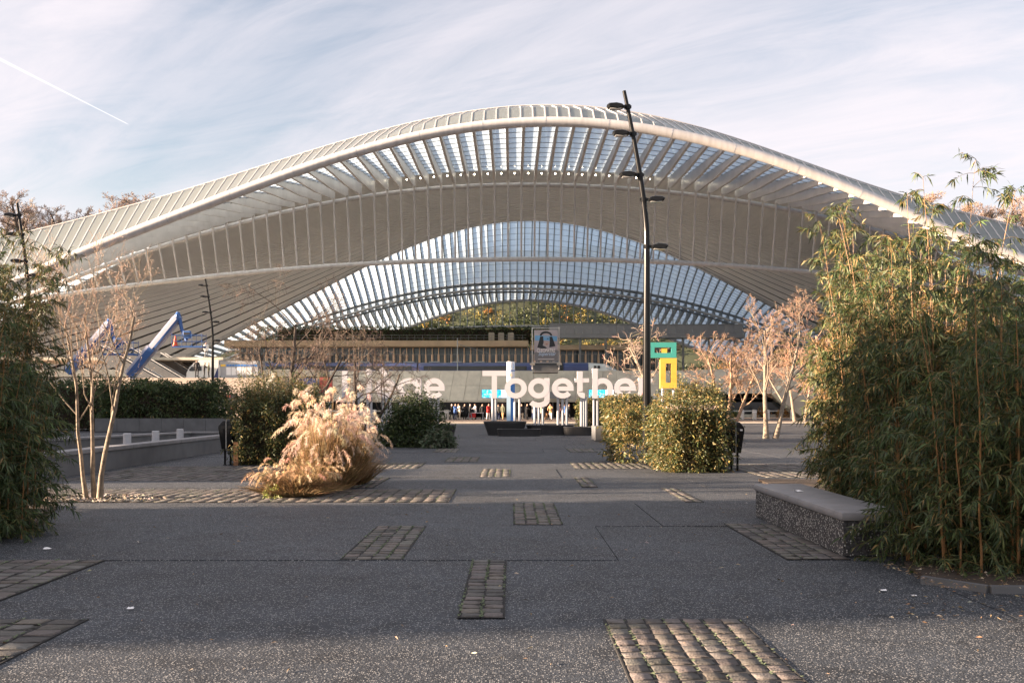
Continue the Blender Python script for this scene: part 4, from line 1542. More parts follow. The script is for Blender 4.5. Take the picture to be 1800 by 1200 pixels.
# steel bollards before the entrance
bi = 0
for p, Y in ((637, 106), (641, 107.5), (658, 107), (683, 107), (785, 107), (1304, 108), (1326, 108), (1349, 108), (1393, 108)):
    x = (p - 900) * Y / FPX
    b = MB().lathe([(.26, .06), (.26, 1.08), (.22, 1.12), (.1, 1.13)], (x, Y, 0), 16).lathe([(.272, .85), (.272, .92)], (x, Y, 0), 16, 1).build('steel_bollard', ['bollard_steel', 'totem_white'], smooth=True)
    txt = ('leftmost steel bollard, under the letter i', 'steel bollard just behind the leftmost one', 'steel bollard right of the poles of the letter i', 'steel bollard showing beside the dark round shrub',
           'steel bollard left of the crowd at the entrance', 'leftmost steel bollard right of the litter bin', 'second steel bollard right of the litter bin',
           'steel bollard left of the pale twin trunked tree', 'steel bollard right of the pale twin trunked tree')[bi]
    tag(b, txt, 'bollard', 'round steel bollards before the entrance')
    bi += 1

# ------------------------------------------------------------------ vegetation builders
def unit(a):
    return a / np.maximum(np.linalg.norm(a, axis=-1, keepdims=True), 1e-9)


def leaves(name, O, D, L, W, tint, m='leaf', fold=.25, parent=None, loc=None):
    """leaf blades: origins O, directions D, lengths L, widths W; each a folded four-cornered blade"""
    n = len(O)
    D = unit(D)
    rnd = unit(rng.normal(size=(n, 3)))
    S = unit(np.cross(D, rnd))
    Nn = np.cross(S, D)
    mid = O + D * (L * .42)[:, None] + Nn * (L * .04)[:, None]
    tip = O + D * L[:, None] - np.array([0, 0, 1]) * (L * .22)[:, None]
    V = np.stack([O, mid + S * (W / 2)[:, None], tip, mid - S * (W / 2)[:, None]], 1)
    V[:, 0] -= Nn * (W * fold)[:, None]
    me = tris_mesh(name, V.reshape(-1, 3), np.arange(4 * n).reshape(-1, 4), m, tint)
    return obj(name, me, parent, loc)


def tint_mix(n, cols, wts, jit=.25):
    c = np.array(cols)[rng.choice(len(cols), n, p=np.array(wts) / sum(wts))]
    return c * (1 + rng.normal(0, jit, (n, 1)).clip(-.6, .8)) * (1 + rng.normal(0, .06, (n, 3)))


def strands(name, paths, radii, m, tint=None, sides=3, parent=None, loc=None):
    """many thin branches in one mesh: paths (n,k,3), radii (n,k)"""
    n, k, _ = paths.shape
    T = unit(np.gradient(paths, axis=1))
    ref = np.where(np.abs(T[..., 2:3]) > .9, np.array([1., 0, 0]), np.array([0, 0, 1.]))
    S = unit(np.cross(T, ref))
    U = np.cross(S, T)
    ang = 2 * np.pi * np.arange(sides) / sides
    V = paths[:, :, None, :] + radii[:, :, None, None] * (S[:, :, None, :] * np.cos(ang)[None, None, :, None] + U[:, :, None, :] * np.sin(ang)[None, None, :, None])
    idx = np.arange(n * k * sides).reshape(n, k, sides)
    a, b = idx[:, :-1], idx[:, 1:]
    Q = np.stack([a, np.roll(a, -1, 2), np.roll(b, -1, 2), b], -1).reshape(-1, 4)
    t = None
    if tint is not None:
        t = np.repeat(tint, (k - 1) * sides, axis=0)
    return obj(name, tris_mesh(name, V.reshape(-1, 3), Q, m, t, smooth=True), parent, loc)


def bamboo(center, r, ncul, hmin, hmax, label, cols, wts, lean=(0, 0), leafL=.13, dens=1.0, gold=.4, group='bamboo plants', low=.04, blen=.55, sparse_top=.75, skew=1.6):
    cx, cy = center
    e = empty('bamboo_plant', (cx, cy, 0), label, 'bamboo', group)
    CP, CR, OO, DD, BR, BRr = [], [], [], [], [], []
    for c in range(ncul):
        a, q = rng.uniform(0, 6.28), math.sqrt(rng.uniform(0, 1))
        bx, by = r[0] * q * math.cos(a), r[1] * q * math.sin(a)
        h = hmin + (hmax - hmin) * rng.random() ** skew
        k = 14
        t = np.linspace(0, 1, k)
        out = np.array([math.cos(a) * q * .35 + lean[0] + rng.normal(0, .12), math.sin(a) * q * .35 + lean[1] + rng.normal(0, .12)])
        path = np.stack([bx + out[0] * t ** 1.8 * h * .28, by + out[1] * t ** 1.8 * h * .28, h * (t - .06 * t ** 4)], 1)
        path[:, :2] += np.cumsum(rng.normal(0, .006, (k, 2)), 0)
        CP.append(path)
        CR.append(np.linspace(.011, .0025, k) * rng.uniform(.7, 1.2))
        nn = int(h / .19)
        for j in range(nn):
            tt = min(1.0, low + (1 - low) * (j + rng.random()) / nn + (.03 if j >= nn - 2 else 0))
            p = np.array([np.interp(tt, t, path[:, d]) for d in range(3)])
            shape = min(1.0, .5 + 1.3 * (1 - tt)) * (1.0 if tt > .12 else .8)
            for b in range(rng.integers(2, 5)):
                if sparse_top < tt < .93 and rng.random() < .35:
                    continue
                az = rng.uniform(0, 6.28)
                el = rng.uniform(.1, .95)
                ln = blen * shape * rng.uniform(.3, 1.3)
                d = np.array([math.cos(az) * math.cos(el), math.sin(az) * math.cos(el), math.sin(el)])
                s = np.linspace(0, 1, 5)[:, None]
                bp = p + d * ln * s + np.array([0, 0, -1]) * (s ** 2) * ln * rng.uniform(.3, .8)
                bp[:, 2] = np.maximum(bp[:, 2], .03)
                BR.append(bp)
                BRr.append(np.linspace(.0035, .0012, 5))
                m = max(6, int(ln * 78 * dens))
                ts = rng.uniform(.15, 1.0, m) ** .7
                o = np.stack([np.interp(ts, s[:, 0], bp[:, d_]) for d_ in range(3)], 1)
                tg = bp[-1] - bp[-3]
                dd = unit(tg)[None] * .6 + rng.normal(0, .55, (m, 3)) + np.array([0, 0, -.35])
                OO.append(o)
                DD.append(dd)
    O, D = np.concatenate(OO), np.concatenate(DD)
    n = len(O)
    L = rng.uniform(.45, 1.3, n) * leafL * .82
    tn = tint_mix(n, cols, wts, .32)
    leaves('foliage', O, D, L, L * rng.uniform(.11, .18, n), tn, parent=e, loc=(0, 0, 0))
    tag(strands('branches', np.array(BR), np.array(BRr), 'twig', np.tile([[.16, .11, .04]], (len(BR), 1)), parent=e, loc=(0, 0, 0)), kind='stuff')
    for p_, r_ in zip(CP, CR):
        MB().tube([tuple(q) for q in p_], list(r_), 6).build('culm', 'culm', e, loc=(0, 0, 0), smooth=True)
    return e


def grow_tree(seed, stems, height, levels=4, kids=(5, 6, 5, 4), spread=.75, up=.25, r0=.05, droop=0.0, wob=.12, shrink=.55, fork=.25):
    """recursive bare tree; returns lists of (points, radii, level)"""
    r = np.random.default_rng(seed)
    out = []

    def grow(p, d, ln, rad, lev):
        k = 9 if lev == 0 else (6 if lev == 1 else 4)
        pts = [p]
        dd = d / np.linalg.norm(d)
        for i in range(k - 1):
            dd = dd + r.normal(0, wob, 3) * (1 if lev else .55) + np.array([0, 0, up * .14 - droop * .12 * lev])
            dd = dd / np.linalg.norm(dd)
            pts.append(pts[-1] + dd * ln / (k - 1))
        pts = np.array(pts)
        rads = np.linspace(rad, rad * (.42 if lev == 0 else .35), k)
        out.append((pts, rads, lev))
        if lev >= levels:
            return
        nk = kids[min(lev, len(kids) - 1)]
        for c in range(nk):
            t = fork + (1 - fork) * (c + r.random()) / nk
            i = min(k - 1.001, t * (k - 1))
            j = int(i)
            q = pts[j] + (pts[j + 1] - pts[j]) * (i - j)
            ax = pts[j + 1] - pts[j]
            ax = ax / np.linalg.norm(ax)
            side = np.cross(ax, r.normal(size=3))
            side /= np.linalg.norm(side)
            ang = spread * r.uniform(.6, 1.25)
            nd = ax * math.cos(ang) + side * math.sin(ang)
            nd[2] += up * .5 - droop * .3
            nl = ln * shrink * r.uniform(.65, 1.15) * (1.15 - .45 * t)
            grow(q, nd, nl, max(.0022, rads[j] * .46), lev + 1)
    for (bx, by, dx, dy, hh, rr) in stems:
        grow(np.array([bx, by, 0.0]), np.array([dx, dy, 1.0]), height * hh, r0 * rr, 0)
    return out


def bare_tree(name, loc, label, seed, stems, height, bark, twig_col, levels=4, rz=0.0, bud=None, group=None, minr=0.0, **kw):
    e = empty(name, loc, label, 'tree', group)
    br = grow_tree(seed, stems, height, levels, **kw)
    for pts, rads, lev in br:
        if lev == 0:
            # swollen foot
            rr = list(rads)
            rr[0] *= 1.35
            MB().tube([tuple(p) for p in pts], rr, 9).build('trunk', bark, e, loc=(0, 0, 0), smooth=True)
    limbs = MB()
    for pts, rads, lev in br:
        if lev == 1:
            limbs.tube([tuple(p) for p in pts], list(np.maximum(rads, minr)), 6)
    crown_ = limbs.build('limbs', bark, e, loc=(0, 0, 0), smooth=True, fixn=False)
    tw = [(p, np.maximum(q, minr)) for p, q, l in br if l >= 2]
    P_ = np.array([a for a, b in tw])
    Q_ = np.array([b for a, b in tw])
    c = np.array([twig_col]) * rng.uniform(.65, 1.35, (len(tw), 1)) * (1 + rng.normal(0, .08, (len(tw), 3)))
    cr = strands('crown', P_, Q_, 'twig', c, parent=e, loc=(0, 0, 0))
    if bud:
        size, col, frac = bud
        tips = P_[rng.random(len(P_)) < frac][:, -1]
        n = len(tips)
        V = np.concatenate([tips[:, None] + np.array([[0, 0, 1.], [1, 0, 0], [0, 1, 0], [-1, 0, 0], [0, -1, 0], [0, 0, -1]]) * size * rng.uniform(.6, 1.3, (n, 1, 1))], 1)
        f = np.array([[0, 1, 2], [0, 2, 3], [0, 3, 4], [0, 4, 1], [5, 2, 1], [5, 3, 2], [5, 4, 3], [5, 1, 4]])
        F_ = (np.arange(n)[:, None, None] * 6 + f[None]).reshape(-1, 3)
        obj('buds', tris_mesh('buds', V.reshape(-1, 3), F_, 'twig', np.tile([col], (len(F_), 1)), smooth=True), e, (0, 0, 0))
    e.rotation_euler = (0, 0, rz)
    return e


def leaf_box(name, x0, x1, y0, y1, h, label, cols, wts, n, L=.07, core=True, fringe=None, cat='hedge', group=None, wob=.08, spray=0, z0=0.0, part='foliage', parent=None, sprayh=.8):
    """clipped hedge: leaves crowd the outer skin of an uneven block"""
    e = parent or empty(name, ((x0 + x1) / 2, (y0 + y1) / 2, z0), label, cat, group)
    c = np.array([(x0 + x1) / 2, (y0 + y1) / 2, 0])
    hx, hy = (x1 - x0) / 2, (y1 - y0) / 2
    A = np.array([2 * hy * h, 2 * hy * h, 2 * hx * h * 1.3, 2 * hx * h * .5, 4 * hx * hy])
    f = rng.choice(5, n, p=A / A.sum())
    u, v = rng.uniform(-1, 1, n), rng.uniform(-1, 1, n)
    d = np.abs(rng.normal(0, .10, n)) * min(1.0, h)
    pos = np.zeros((n, 3))
    nor = np.zeros((n, 3))
    for k, (ax, s) in enumerate(((0, -1), (0, 1), (1, -1), (1, 1), (2, 1))):
        m = f == k
        if ax == 0:
            pos[m] = np.stack([s * (hx - d[m]), v[m] * hy, (u[m] * .5 + .5) * h], 1)
        elif ax == 1:
            pos[m] = np.stack([v[m] * hx, s * (hy - d[m]), (u[m] * .5 + .5) * h], 1)
        else:
            pos[m] = np.stack([u[m] * hx, v[m] * hy, h - d[m]], 1)
        nor[m, ax] = s
    ph = pos * np.array([3.1, 2.7, 3.7]) / max(.6, min(hx, h))
    lump = (np.sin(ph[:, 0] * 2.3 + 1) + np.sin(ph[:, 1] * 2.9 + 2) + np.sin(ph[:, 2] * 2.6 + ph[:, 0]) + np.sin(ph[:, 0] * 5 + ph[:, 2] * 6)) * wob
    pos += nor * lump[:, None] * .6
    pos += rng.normal(0, wob * .35, (n, 3))
    pos[:, 2] = np.maximum(pos[:, 2], .03)
    dirs = nor * .55 + rng.normal(0, .6, (n, 3)) + np.array([0, 0, -.15])
    Ls = L * rng.uniform(.6, 1.35, n)
    tn = tint_mix(n, cols, wts)
    clump = .75 + .5 * (np.sin(pos[:, 0] * 6.1 / max(.6, hx)) * np.sin(pos[:, 2] * 5.3 / max(.6, h)) * .5 + .5)
    tn = tn * clump[:, None]
    off = np.array([0, 0, 0])
    leaves(part, pos, dirs, Ls, Ls * rng.uniform(.28, .45, n), tn, parent=e, loc=(0, 0, 0))
    if spray:
        m = spray
        bs = np.stack([rng.uniform(-hx, hx, m) * .95, rng.uniform(-hy, hy, m), np.full(m, h * .75)], 1)
        tops = bs + np.stack([rng.normal(0, .25, m), rng.normal(0, .2, m), rng.uniform(.5, 1, m) * sprayh], 1)
        s = np.linspace(0, 1, 5)[None, :, None]
        paths = bs[:, None] * (1 - s) + tops[:, None] * s
        strands('sprays', paths, np.tile(np.linspace(.004, .0015, 5), (m, 1)), 'twig', np.tile([[.2, .13, .05]], (m, 1)), parent=e, loc=(0, 0, 0))
        kk = 26
        ts = rng.uniform(.1, 1, (m, kk))
        o = (bs[:, None] * (1 - ts[..., None]) + tops[:, None] * ts[..., None]).reshape(-1, 3) + rng.normal(0, .05, (m * kk, 3))
        Ls = L * rng.uniform(.7, 1.4, m * kk)
        leaves('spray_leaves', o, rng.normal(0, .6, (m * kk, 3)) + [0, 0, -.1], Ls, Ls * .25, tint_mix(m * kk, cols, wts), parent=e, loc=(0, 0, 0))
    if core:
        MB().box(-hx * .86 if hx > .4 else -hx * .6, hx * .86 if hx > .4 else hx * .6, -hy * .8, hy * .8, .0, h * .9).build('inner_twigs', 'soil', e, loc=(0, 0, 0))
    if fringe:
        m = fringe
        o = np.stack([rng.uniform(-hx, hx, m), rng.uniform(-hy, hy, m), h + rng.normal(-.02, .035, m)], 1)
        Ls = L * rng.uniform(.6, 1.2, m)
        leaves('dry_tips', o, rng.normal(0, .5, (m, 3)) + [0, 0, .6], Ls, Ls * .22, tint_mix(m, [(.50, .42, .36), (.42, .30, .22)], [1, 1]), parent=e, loc=(0, 0, 0))
    return e


def shrub(name, center, rx, ry, h, label, cols, wts, n, L, cat='shrub', group=None, z0=0.0):
    """rounded shrub: leaf clusters on a lumpy dome"""
    e = empty(name, (center[0], center[1], z0), label, cat, group)
    nc = max(20, n // 60)
    az, q = rng.uniform(0, 6.28, nc), rng.uniform(0, 1, nc)
    rad = rng.uniform(.55, 1.0, nc)
    el = np.arcsin(q)
    cc = np.stack([np.cos(az) * np.cos(el) * rx * rad, np.sin(az) * np.cos(el) * ry * rad, np.sin(el) * h * rad], 1)
    cc[:, 2] = np.maximum(cc[:, 2], .12 * h * rng.random(nc))
    w = rng.integers(0, nc, n)
    s = min(rx, h) * .16
    pos = cc[w] + rng.normal(0, s, (n, 3))
    pos[:, 2] = np.maximum(pos[:, 2], .03)
    dirs = unit(pos / np.array([rx, ry, h])) * .5 + rng.normal(0, .6, (n, 3))
    Ls = L * rng.uniform(.6, 1.4, n)
    tn = tint_mix(n, cols, wts) * (.6 + .7 * rng.random(nc))[w][:, None]
    leaves('foliage', pos, dirs, Ls, Ls * rng.uniform(.25, .42, n), tn, parent=e, loc=(0, 0, 0))
    ns = 26
    base = np.stack([rng.normal(0, rx * .12, ns), rng.normal(0, ry * .12, ns), np.zeros(ns)], 1)
    tip = cc[rng.integers(0, nc, ns)]
    t = np.linspace(0, 1, 5)[None, :, None]
    strands('stems', base[:, None] * (1 - t) + tip[:, None] * t, np.tile(np.linspace(.02, .006, 5) * max(1, h / 2), (ns, 1)), 'twig', np.tile([[.12, .07, .035]], (ns, 1)), 4, parent=e, loc=(0, 0, 0))
    return e


def plume_grass(center, rx, ry, h, nblade, nplume, label, plume_col, big=1.0, group='plumed ornamental grasses'):
    e = empty('ornamental_grass', (center[0], center[1], 0), label, 'grass clump', group)
    k = 7
    t = np.linspace(0, 1, k)

    def arcs(n, hh, out, rr):
        az = rng.uniform(0, 6.28, n)
        q = np.sqrt(rng.random(n)) * .85
        b = np.stack([np.cos(az) * q * rx, np.sin(az) * q * ry, np.zeros(n)], 1)
        H = hh * rng.uniform(.6, 1.05, n)
        ou = out * rng.uniform(.15, 1.0, n)
        az2 = az + rng.normal(0, .5, n)
        droop = rng.uniform(.0, .55, n)
        p = np.zeros((n, k, 3))
        p[:, :, 0] = b[:, :1] + (np.cos(az2) * ou * rx)[:, None] * t[None] ** rr
        p[:, :, 1] = b[:, 1:2] + (np.sin(az2) * ou * ry)[:, None] * t[None] ** rr
        p[:, :, 2] = H[:, None] * (1.25 * t - droop[:, None] * t ** 3)[:, :] * .85
        return p
    bl = np.concatenate([arcs(nblade * 2 // 3, h * .72, 1.0, 1.3), arcs(nblade - nblade * 2 // 3, h * .38, 1.7, .8)])
    c = tint_mix(nblade, [(.34, .22, .10), (.44, .30, .16), (.24, .17, .08), (.14, .13, .06)], [4, 3, 3, 1.2], .2)
    strands('blades', bl, np.tile(np.linspace(.006, .0012, k) * big, (nblade, 1)), 'plume', c, 3, e, (0, 0, 0))
    st = arcs(nplume, h * 1.0, .95, 1.5)
    strands('stalks', st, np.tile(np.linspace(.003, .0015, k) * big, (nplume, 1)), 'plume', np.tile([[.40, .28, .16]], (nplume, 1)), 3, e, (0, 0, 0))
    # drooping plumes, each of many fine hairs
    tip, dirn = st[:, -1], unit(st[:, -1] - st[:, -2])
    dirn = unit(dirn + np.stack([np.cos(rng.uniform(0, 6.28, nplume)), np.sin(rng.uniform(0, 6.28, nplume)), np.zeros(nplume)], 1) * .4)
    pk, hairs = 8, 64
    s = np.linspace(0, 1, pk)
    PL = .27 * big * rng.uniform(.7, 1.2, nplume)
    spine = tip[:, None] + dirn[:, None] * (PL[:, None] * s)[..., None] + np.array([0, 0, -1]) * (PL[:, None] * .75 * s ** 2.2)[..., None]
    w = rng.integers(0, pk - 1, (nplume, hairs))
    fr = rng.random((nplume, hairs))
    ar = np.arange(nplume)[:, None]
    o = spine[ar, w] * (1 - fr[..., None]) + spine[ar, w + 1] * fr[..., None]
    sd = unit(spine[ar, w + 1] - spine[ar, w])
    d = (sd * .8 + rng.normal(0, .45, o.shape) + np.array([0, 0, -.25])).reshape(-1, 3)
    n = nplume * hairs
    Lh = .075 * big * rng.uniform(.6, 1.3, n)
    col = np.repeat(tint_mix(nplume, plume_col, [1] * len(plume_col), .15), hairs, axis=0) * rng.uniform(.8, 1.2, (n, 1))
    leaves('plumes', o.reshape(-1, 3), d, Lh, Lh * .12, col, 'plume', 0, e, (0, 0, 0))
    return e


# ------------------------------------------------------------------ vegetation in place
GREEN = [(.042, .070, .026), (.068, .100, .032), (.110, .128, .042), (.26, .19, .07)]
bamboo((4.85, 9.6), (.85, .6), 38, 1.9, 3.1, 'nearest bamboo plant at right, front leaves catching the light', GREEN, [4, 4, 2.5, .5], leafL=.125, low=.02, lean=(-.1, -.25))
bamboo((6.1, 10.7), (1.0, .8), 36, 2.4, 3.9, 'bamboo plant at the right edge behind the nearest one', GREEN, [4, 4, 2, .4], leafL=.13, low=.03, skew=2.2)
bamboo((5.05, 12.4), (.6, .8), 36, 2.4, 4.85, 'tall bamboo plant with thin tips rising against the sky, behind the bench', GREEN, [4, 3.5, 1.5, 1.2], leafL=.13, low=.03, sparse_top=.62, lean=(-.1, 0), skew=1.7)
bamboo((5.4, 15.0), (.5, .9), 34, 2.3, 4.7, 'bamboo plant with orange stems at the far end of the bench', GREEN, [3, 3, 2, 2], leafL=.14, low=.03, sparse_top=.5, skew=1.8)
bamboo((4.25, 10.15), (.33, .25), 18, .7, 1.6, 'low bamboo plant leaning against the stone bench', GREEN, [4, 4, 2.5, .5], leafL=.125, low=.05, lean=(-.3, -.2))
bamboo((7.4, 13.6), (.9, .9), 28, 2.5, 4.3, 'tall bamboo plant behind the others at the right edge', GREEN, [4, 4, 2, .4], leafL=.14, sparse_top=.5, skew=1.7)
GOLD = [(.20, .12, .035), (.28, .17, .05), (.11, .09, .03), (.35, .22, .08)]
bamboo((7.15, 19.8), (.7, .8), 26, 3.0, 4.2, 'golden brown bamboo glowing behind the green bamboo', GOLD, [3, 3, 2, 1], leafL=.13, dens=.9, sparse_top=.9)
bamboo((8.6, 19.4), (1.0, .8), 22, 3.0, 4.3, 'golden bamboo farther right behind the green bamboo', GOLD, [3, 3, 2, 1], leafL=.14, dens=.8)
OL = [(.050, .075, .028), (.085, .10, .035), (.16, .125, .045), (.03, .05, .022)]
bamboo((-6.6, 12.0), (.75, .8), 46, 1.7, 3.0, 'dark bamboo plant in the left foreground', GREEN, [5, 4, 1.5, .3], leafL=.13, low=.02, lean=(.1, -.15))
bamboo((-7.75, 14.4), (.7, .6), 36, 3.0, 4.6, 'tall leaning bamboo plant behind the left foreground one', OL, [3, 3, 2, 2], leafL=.13, lean=(.55, 0), low=.08, sparse_top=.6)
bamboo((-9.3, 10.0), (1.2, .9), 22, 2.8, 3.9, 'bamboo plant out at the left beyond the foreground one', GREEN, [4, 4, 2, .4], leafL=.17, dens=.7)
bamboo((-9.9, 12.9), (1.2, .7), 22, 2.8, 3.9, 'bamboo plant out at the left behind the beds', GREEN, [4, 4, 2, .4], leafL=.17, dens=.7)
# planting beds
tag(MB().prism([(3.75, 9.0), (4.1, 8.55), (9.5, 8.3), (9.5, 21), (5.2, 21), (4.75, 16), (4.75, 10.3), (3.9, 9.9)], -.02, .05, plane='xy').build('planting_bed', 'soil'), kind='structure')
tag(MB().prism([(-11.5, 8.9), (-7.0, 10.9), (-6.2, 11.9), (-6.3, 13.4), (-7.2, 15.8), (-11.5, 15.8)], -.02, .05, plane='xy').build('planting_bed', 'soil'), kind='structure')
be = empty('bed_edging', (4, 8.5, 0), 'low dark stone edging in front of the nearest bamboo', 'edging')
MB().bar((3.70, 8.98, .02), (4.06, 8.50, .02), .05, .09).build('board', 'concrete_dark', be)
MB().bar((4.08, 8.49, .02), (9.4, 8.24, .02), .05, .09).build('board', 'concrete_dark', be)

# trees
bare_tree('bare_tree', (-7.15, 17.0, 0), 'pale multi stemmed bare tree left, standing by the cobbled band', 5,
          ((-.12, 0, -.07, 0, .98, .9), (0, .05, .01, .05, 1.0, 1.0), (.12, -.02, .09, -.03, 1.02, 1.15)), 3.1, 'bark_pale', (.26, .17, .11), 4,
          bud=(.008, (.62, .50, .42), .8), r0=.040, kids=(6, 6, 5, 3), spread=.72, up=.35, shrink=.58, fork=.36)
bare_tree('bare_tree', (-8.3, 36, 0), 'dark bare tree with drooping twigs above the left hedge', 21,
          ((0, 0, .02, 0, 1, 1.1), (.25, .1, .55, 0, .85, .8), (-.1, 0, -.3, .1, .8, .7)), 4.6, 'bark_dark', (.085, .06, .045), 4,
          r0=.10, kids=(8, 6, 5, 4), spread=.85, up=.12, droop=.22, shrink=.6, minr=.005, bud=(.012, (.35, .24, .17), .5), fork=.3)
bare_tree('bare_tree', (-5.9, 39, 0), 'dark bare tree leaning over the letters L and i', 33,
          ((0, 0, -.15, 0, 1, 1.0), (.2, 0, .35, 0, .9, .8)), 3.5, 'bark_dark', (.085, .06, .045), 4,
          r0=.09, kids=(7, 5, 5, 3), spread=.95, up=.02, droop=.3, shrink=.62, minr=.005, fork=.35)
bare_tree('bare_tree', (12.5, 48, 0), 'pale twin trunked bare tree right of the litter bin', 43,
          ((-.25, 0, -.02, 0, 1.0, 1.0), (.2, 0, .17, 0, 1.05, 1.0)), 5.2, 'bark_pale', (.26, .18, .125), 4,
          r0=.12, kids=(8, 6, 5, 4), spread=.85, up=.22, shrink=.52, minr=.007, bud=(.014, (.50, .33, .25), .5), fork=.3)
bare_tree('bare_tree', (13.2, 61, 0), 'dense orange brown bare tree behind the litter bin', 54,
          ((-.3, 0, -.2, 0, .95, .9), (0, 0, .05, 0, 1, 1), (.4, 0, .3, 0, .95, .9)), 4.8, 'bark_tan', (.27, .175, .115), 4,
          r0=.13, kids=(8, 7, 5, 4), spread=.9, up=.18, droop=.06, shrink=.56, minr=.009, fork=.28)
bare_tree('bare_tree', (8.4, 58, 0), 'pale twisted bare tree behind the yellow and green sign', 65,
          ((0, 0, .05, 0, 1, 1),), 5.2, 'bark_pale', (.40, .30, .23), 3,
          r0=.12, kids=(9, 7, 6), spread=1.1, up=-.05, shrink=.52, minr=.010, wob=.2, fork=.4)
bare_tree('bare_tree', (27.2, 95, 0), 'slim white trunked bare tree at the far right of the forecourt', 76,
          ((-.2, 0, -.1, 0, 1, .8), (.7, 0, .12, 0, 1, .8)), 6.0, 'bark_pale', (.38, .22, .14), 3,
          r0=.2, kids=(9, 8, 6), spread=.8, up=.2, shrink=.55, minr=.014, fork=.3)
bare_tree('bare_tree', (17.5, 56, 0), 'orange brown bare tree half hidden behind the golden bamboo', 87,
          ((-.2, 0, -.12, 0, .95, .9), (.3, 0, .2, 0, 1, 1)), 5.8, 'bark_tan', (.28, .18, .12), 4,
          r0=.12, kids=(8, 6, 5, 4), spread=.8, up=.22, shrink=.53, minr=.009, fork=.3)
# leaf litter disc and pebbles under the left tree
N = 500
a, q = rng.uniform(0, 6.28, N), np.sqrt(rng.random(N))
O = np.stack([-7.1 + np.cos(a) * q * 1.15, 17.0 + np.sin(a) * q * .7, rng.uniform(.016, .03, N)], 1)
D = np.stack([np.cos(a * 3), np.sin(a * 3), np.zeros(N)], 1)
tag(leaves('fallen_leaves', O, D, rng.uniform(.03, .08, N), rng.uniform(.02, .05, N), tint_mix(N, [(.34, .31, .28), (.16, .13, .10), (.24, .20, .14)], [2, 1, 1]), 'litter_leaf'), 'pale dry leaves lying round the foot of the left tree', 'leaves', kind='stuff')

# hedges and shrubs
HG = [(.050, .070, .024), (.085, .095, .032), (.20, .150, .045), (.30, .21, .07)]
leaf_box('clipped_hedge', 3.76, 5.02, 23.7, 26.3, 1.52, 'square clipped hedge with frosted pale top beside the tall lamp', HG, [4, 4, 2.5, .8], 30000, .08, fringe=2600, spray=70, sprayh=.32, wob=.2)
leaf_box('clipped_hedge', 4.1, 5.9, 42.0, 45, 1.95, 'hedge behind the lamp post next to the concrete block', HG, [4, 4, 2, .5], 9000, .12, spray=40, sprayh=.5, fringe=300)
leaf_box('clipped_hedge', -7.42, -5.5, 26.6, 28.6, 1.75, 'dark hedge with golden sprays behind the left litter bin', HG, [5, 4, 1.2, .3], 20000, .085, spray=240, sprayh=1.3, wob=.18)
for x in (-7.40, -5.95):
    tag(MB().box(x, x + .12, 26.45, 26.52, 0, .62).build('hedge_board', 'wood'), ('left' if x < -7 else 'right') + ' wooden board at the foot of the dark hedge behind the bin', 'board')
leaf_box('loose_hedge', 2.95, 4.1, 27.4, 29.4, 1.5, 'loose yellowing bamboo hedge around the foot of the tall lamp', HG, [3, 3, 3, 1.2], 7000, .10, core=False, wob=.16, spray=36, sprayh=.55)
leaf_box('loose_hedge', 3.9, 5.6, 56, 58, 1.9, 'small green hedge under the letters t and h', HG, [4, 4, 1.5, .4], 5000, .14, core=True, wob=.15)
leaf_box('loose_hedge', 7.5, 9.4, 45, 47.0, 2.3, 'yellow green bamboo hedge right of the yellow sign', HG, [3, 4, 3, .8], 9000, .13, core=False, wob=.3, spray=60, sprayh=.7)
shrub('round_shrub', (-3.85, 38.6), 1.35, 1.0, 2.0, 'dark round shrub in front of the letters g and e', GREEN, [6, 4, .6, .1], 15000, .12)
shrub('low_fern', (-2.75, 37.4), .65, .5, .55, 'low pale leaved plant at the right foot of the round shrub', [(.09, .12, .07), (.16, .18, .12), (.05, .08, .04)], [1, 1, 1], 1800, .20, 'plant')
leaf_box('dense_hedge', -25.3, -18.3, 61.3, 64, 2.1, 'dense dark hedge in the long stone planter below the boom lifts', GREEN, [5, 4, 1, .2], 16000, .20, wob=.25, z0=.75)
leaf_box('dense_hedge', -37, -25.9, 63, 67, 2.9, 'dense dark hedge at the left behind the bamboo', GREEN, [5, 4, 1, .3], 9000, .25, wob=.3, z0=.1)
plume_grass((-3.5, 19.0), .44, .6, 1.9, 2600, 200, 'tall plumed dry grass clump glowing in the sun', [(.66, .53, .42), (.56, .44, .34), (.70, .58, .48)])
plume_grass((-3.35, 20.3), .42, .6, 1.55, 1800, 110, 'plumed dry grass clump behind the tallest one', [(.64, .53, .44), (.56, .47, .41)])
plume_grass((-3.8, 17.6), .46, .45, .66, 2600, 90, 'small low dry grass tuft in front of the plumed clump', [(.66, .50, .34), (.55, .40, .25)], .7)
shrub('weed', (-4.1, 17.1), .16, .1, .22, 'small yellow green weed at the foot of the dry grass', [(.30, .32, .09), (.2, .24, .07)], [1, 1], 300, .05, 'plant')
for i, (x, Y) in enumerate(((21.4, 125.6), (23.6, 125.8), (25.6, 125.7), (28.0, 125.8), (31.5, 125.6), (34.2, 125.6))):
    shrub('planter_shrub', (x, Y), .9, .6, 1.0 + .25 * (i in (0, 4)), ('orange shrub at the left end of the shop planter', 'first green shrub in the shop planter', 'second green shrub in the shop planter', 'third green shrub in the shop planter, by the pale tree',
          'large orange shrub right of the pale tree', 'last orange shrub at the right end of the shop planter')[i],
          [(.40, .20, .05), (.28, .15, .05)] if i in (0, 4, 5) else [(.06, .09, .03), (.12, .13, .04)], [1, 1], 500, .28, 'shrub', 'shrubs before the shop window')
